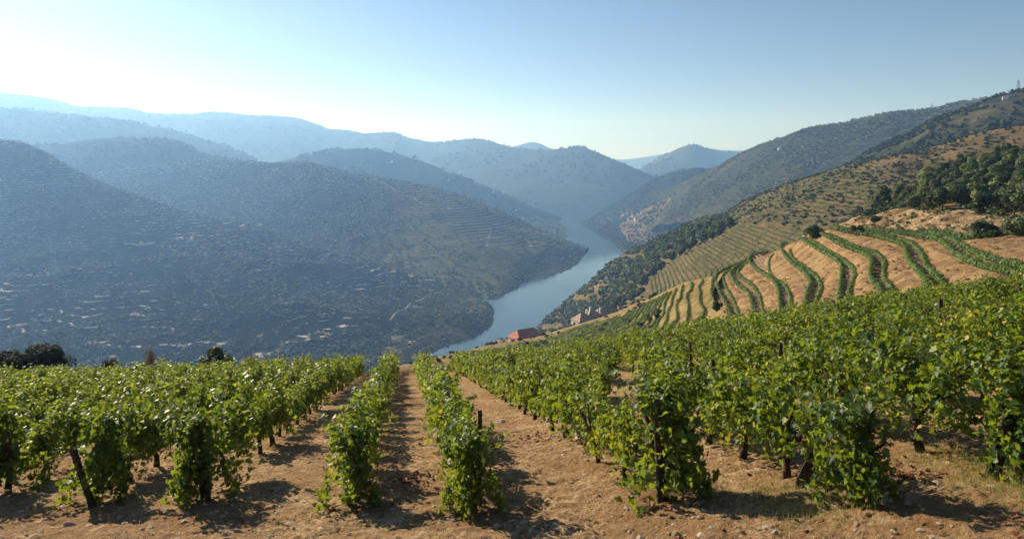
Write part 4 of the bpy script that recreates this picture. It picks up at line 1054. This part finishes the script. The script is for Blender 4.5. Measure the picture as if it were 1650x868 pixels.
edge_shrub(178, 574, 24, 48, 'small greenish weed right of the large olive shrub', 6, 'scrub_pale', 700, .12)
edge_shrub(448, 574, 26, 48, 'low yellowish weed at the end of the left rows', 8, 'dry_leaf', 1300, .18, 'dried_weed', True)
edge_shrub(560, 570, 22, 50, 'small weed above the row left of the alley', 9, 'scrub_pale', 600, .10)

# ------------------------------------------------------------------ buildings
def plain(name, c, rough=.85, n=None):
    t = NT(name)
    if n is None: return t.done(c, rough)
    v = t.coord(); return t.done(t.ramp(t.noise(v, n, 6, .65), [(.3, tuple(k * .78 for k in c)), (.7, c)]), rough)
M['plaster'] = plain('white_plaster', (.80,.76,.70), .9, 1.2); M['pinkwall'] = plain('pink_plaster', (.66,.55,.47), .9, 1.2)
def tile_mat(name, a, b):
    t = NT(name); v = t.coord(); n = t.noise(v, .9, 6, .65); w_ = t.n('ShaderNodeTexWave'); w_.inputs['Scale'].default_value = 1.3; w_.bands_direction = 'X'; t.l(v, w_.inputs['Vector'])
    return t.done(t.mix(.25, t.ramp(n, [(.3, a), (.7, b)]), w_.outputs['Color'], 'MULTIPLY'), .85, t.bump(w_.outputs['Fac'], .6, .1))
M['tile'] = tile_mat('weathered_roof_tiles', (.30,.19,.13), (.52,.37,.26)); M['redtile'] = tile_mat('red_roof_tiles', (.42,.13,.085), (.60,.24,.17))
M['glassdark'] = plain('dark_window', (.03,.035,.04), .3); M['wood'] = plain('dark_wood', (.08,.05,.035), .8)
def house(lab, loc, rz, L, Wd, H, rh, wall='plaster', roof='tile', hip=.4, chim=(), wins=(), door=None, name='farmhouse', grp=None, cat='house'):
    e = thing(name, lab, cat, loc, rz, grp)
    if name == 'farmhouse': e.scale = (1.2, 1.2, 1.25)
    m = MB(); m.box((0, 0, H / 2 - 1.5), (L, Wd, H + 3)); m.build('wall', M[wall], e)
    o_ = .45; l, w_ = L / 2 + o_, Wd / 2 + o_; rl = l - w_ * hip * 1.6
    v = [(-l,-w_,H),(l,-w_,H),(l,w_,H),(-l,w_,H),(-rl,0,H+rh),(rl,0,H+rh),(-l,-w_,H-.18),(l,-w_,H-.18),(l,w_,H-.18),(-l,w_,H-.18)]
    v = [(a, b, c + .012) for a, b, c in v]
    f_ = [(0,1,5,4),(2,3,4,5),(3,0,4),(1,2,5),(6,7,1,0),(7,8,2,1),(8,9,3,2),(9,6,0,3),(9,8,7,6)]
    rf = MB().add(v, f_).build('roof', M[roof], e)
    for cx, cy_, ch in chim:
        c = MB(); c.box((cx, cy_, H + rh * .5 + ch / 2), (.8, .8, rh + ch)); c.box((cx, cy_, H + rh + ch + .06), (1.05, 1.05, .12)); c.build('chimney', M['plaster'], rf)
    for sx, sy, z, ww, wh in wins:
        fr = MB(); 
        if sy: fr.box((sx, sy * (Wd / 2 + .02), z), (ww, .06, wh))
        else: fr.box(((L / 2 + .02) * (1 if sx > 0 else -1), abs(sx) - 10 if abs(sx) >= 10 else 0, z), (.06, ww, wh))
        w2 = fr.build('window', M['wood'], e); pn = MB()
        if sy: pn.box((sx, sy * (Wd / 2 + .06), z), (ww * .8, .03, wh * .8))
        else: pn.box(((L / 2 + .06) * (1 if sx > 0 else -1), 0, z), (.03, ww * .8, wh * .8))
        pn.build('pane', M['glassdark'], w2)
    if door: MB().box((door[0], -(Wd / 2 + .03), 1.05), (1.1, .08, 2.1)).build('door', M['wood'], e)
    return e
def site(px, py, Y): return tuple(W(px, py, Y))
def eave(px, py, Y, H):                    # building whose eave level is seen at (px, py)
    p = W(px, py, Y); return (p[0], p[1], p[2] - H + 1.0)
wn = [(-3, -1, 1.7, .9, 1.2), (0, -1, 1.7, .9, 1.2), (3, -1, 1.7, .9, 1.2)]
house('white walled farmhouse with hipped brown tile roof at the left of its cluster', eave(939, 519.5, 430, 3.2), R(28), 9, 8, 3.2, 3.6, hip=.55, wins=[(-2, -1, 1.7, .9, 1.2), (2, -1, 1.7, .9, 1.2)], chim=((3.4, 1.5, .8),))
house('middle farmhouse with two white chimneys and hipped tile roof', eave(955, 514.5, 437, 3.2), R(18), 10, 8, 3.2, 3.4, hip=.6, wins=wn, chim=((-1.5, 0, 1.3), (3.8, -1.2, 1.0)))
house('long low farmhouse with brown roof beside the dark cypress', eave(977, 509, 444, 2.8), R(24), 15, 7, 2.8, 2.9, wall='pinkwall', hip=.45, wins=wn)
house('pink walled house with bright red tiled roof below the vineyard', eave(847, 548, 345, 3.2), R(32), 11.5, 9, 3.2, 3.3, wall='pinkwall', roof='redtile', hip=.25, wins=wn, door=(1.2,), chim=())
house('small grey roofed shed beside the red roofed house', eave(812, 552, 350, 2.0), R(10), 5.5, 4, 2.0, .7, wall='pinkwall', roof='tile', hip=.1, name='shed', cat='shed', door=(1,))
# cypress
e = thing('cypress', 'dark narrow cypress standing at the right end of the long farmhouse', 'tree', site(992, 510, 448)); r = np.random.default_rng(4); n = 2600
hh = r.random(n); a = r.uniform(0, 6.28, n); rad = 1.25 * np.sin(np.clip(hh * .93 + .07, 0, 1) * math.pi) ** .5 * (1 - hh) ** .35 * r.uniform(.7, 1.05, n)
P = np.stack([np.cos(a) * rad, np.sin(a) * rad, hh * 9.2], 1); N = np.stack([np.cos(a), np.sin(a), .2 + 0 * a], 1) + .4 * rnd_dirs(n, r)
V, Fc, T = leaves(P, N, np.array([0, 0, 1.]) + .3 * rnd_dirs(n, r), np.full(n, .5), (QUAD_V, QUAD_F), np.clip(r.random(n) * .35, 0, 1), r)
link('crown', mesh_np('crown', V, Fc, M['tree_leaf'], True, {'tint': T}), e); MB().tube([(0,0,-3),(0,0,4)], [.25,.15]).build('trunk', M['trunk'], e)
# bushes round the red-roofed house and on the spur
for px_, py_, Y_, s_, lab in ((789,553,330,.85,'light green tree left of the shed by the river'),(806,548,360,.8,'dark tree behind the grey roofed shed'),(820,546,365,.7,'dark round tree behind the red roofed house'),(921,524,425,.6,'low bush left of the white farmhouse'),(1008,505,440,.7,'round tree right of the dark cypress'),(1000,510,430,.5,'small bush at the foot of the dark cypress'),(876,545,350,.5,'bush at the right corner of the red roofed house')):
    p = W(px_, py_, Y_); plant_tree('small_tree', p - (0, 0, 3.6 * s_), s_, BC, GT_, lab, 'tree', None)
# village across the river
random.seed(9)
for i in range(11):
    x_, y_ = random.uniform(1003, 1040), random.uniform(344, 358); h = hit(x_, y_, ['right_spur.001', 'right_spur'])
    if h is None: continue
    sz_ = random.uniform(9, 15); house('small white house in the village above the far river bend', tuple(h[0] + (0, 0, 1)), random.uniform(-.8, .8), sz_, sz_ * .7, 6, 3, grp='white village houses', name='village_house')
for px_, py_, nm, lab in ((722,291,None,'tiny white house on the far left ridge'),(795,311,None,'white hamlet house on the hazy middle ridge'),(740,278,None,'pale house high on the hazy middle ridge'),(632,262,None,'white house on the hazy slope above the second spur'),(830,340,None,'small pale house near the far river bank'),(1512,176,None,'white house on the skyline beside the far pylon'),(1620,160,None,'white house among shrubs below the near pylon'),(1256,241,None,'tiny white building on the blue right hillside'),(420,363,None,'small white ruin on the left hillside'),(308,388,None,'pale stone hut on the left hillside'),(228,392,None,'light coloured hut on the left hillside terrace')):
    h = hit(px_, py_)
    if h is None: continue
    d = h[0][1]; sz_ = np.clip(d * .0045, 6, 16); house(lab, tuple(h[0] + (0, 0, .5)), random.uniform(-.6, .6), sz_, sz_ * .7, sz_ * .4, sz_ * .22, name='hillside_house')
# small white terrace wall and pole
h = W(1300, 384, 160); e = thing('terrace_hut', 'small white hut by the utility pole at the crest of the golden terraces', 'hut', tuple(h), .3)
MB().box((0, 0, -.5), (1.5, 1.2, 1.9)).build('wall', M['plaster'], e); MB().box((0, 0, .52), (1.8, 1.5, .12)).build('roof', M['plaster'], e); MB().box((.2, -.63, -.4), (.5, .06, 1.2)).build('door', M['wood'], e)
conc = plain('pale_concrete', (.5,.48,.44), .9)
h = W(1311, 381, 162); e = thing('utility_pole', 'thin pale utility pole rising above the white hut and terraces', 'utility pole', tuple(h))
MB().tube([(0,0,-1.5),(0,0,4.3)], [.14,.09], 8).build('pole', conc, e); MB().box((0, 0, 4.0), (1.0, .1, .1)).build('crossarm', conc, e)
MB().tube([(-.4,0,4.05),(-.4,0,4.25)], [.05,.05]).build('insulator', M['glassdark'], e); MB().tube([(.4,0,4.05),(.4,0,4.25)], [.05,.05]).build('insulator', M['glassdark'], e)
steel = plain('galvanised_steel', (.22,.23,.24), .6)
def pylon(px_, pyb, Y_, H, lab, wd=5.0):
    p = W(px_, pyb, Y_); e = thing('pylon', lab, 'pylon', tuple(p), .5); m = MB(); t_ = max(.08, Y_ * .00013)
    def wz(z): return wd / 2 * (1 - z / H) ** 1.1 + .35
    lv = [-6] + [H * k / 7 for k in range(8)]
    for sx in (-1, 1):
        for sy in (-1, 1): m.tube([(sx * wz(max(z, 0)), sy * wz(max(z, 0)), z) for z in lv], [t_] * len(lv), 4)
    for a_, b_ in zip(lv[1:-1], lv[2:]):
        for s1, s2 in (((-1,-1),(1,-1)),((1,-1),(1,1)),((1,1),(-1,1)),((-1,1),(-1,-1))):
            m.tube([(s1[0]*wz(a_), s1[1]*wz(a_), a_), (s2[0]*wz(b_), s2[1]*wz(b_), b_)], [t_*.6]*2, 3); m.tube([(s2[0]*wz(a_), s2[1]*wz(a_), a_), (s1[0]*wz(b_), s1[1]*wz(b_), b_)], [t_*.6]*2, 3)
    m.build('lattice_tower', steel, e)
    for k, (z, l) in enumerate(((H * .72, 4.2), (H * .84, 3.4), (H * .95, 2.4))):
        a = MB(); a.tube([(-l, 0, z), (0, 0, z + .5), (l, 0, z)], [t_*.5, t_*.9, t_*.5], 4); a.tube([(-l, 0, z), (l, 0, z)], [t_*.5]*2, 4); a.build('crossarm', steel, e)
pylon(1641, 152, 860, 18, 'tall lattice pylon on the skyline at the upper right')
pylon(1502, 180, 1700, 20, 'small distant pylon on the skyline left of the tall one', 4)
pylon(1577, 213, 800, 18, 'lattice pylon standing in shrubs below the skyline', 4)
#MARK_END
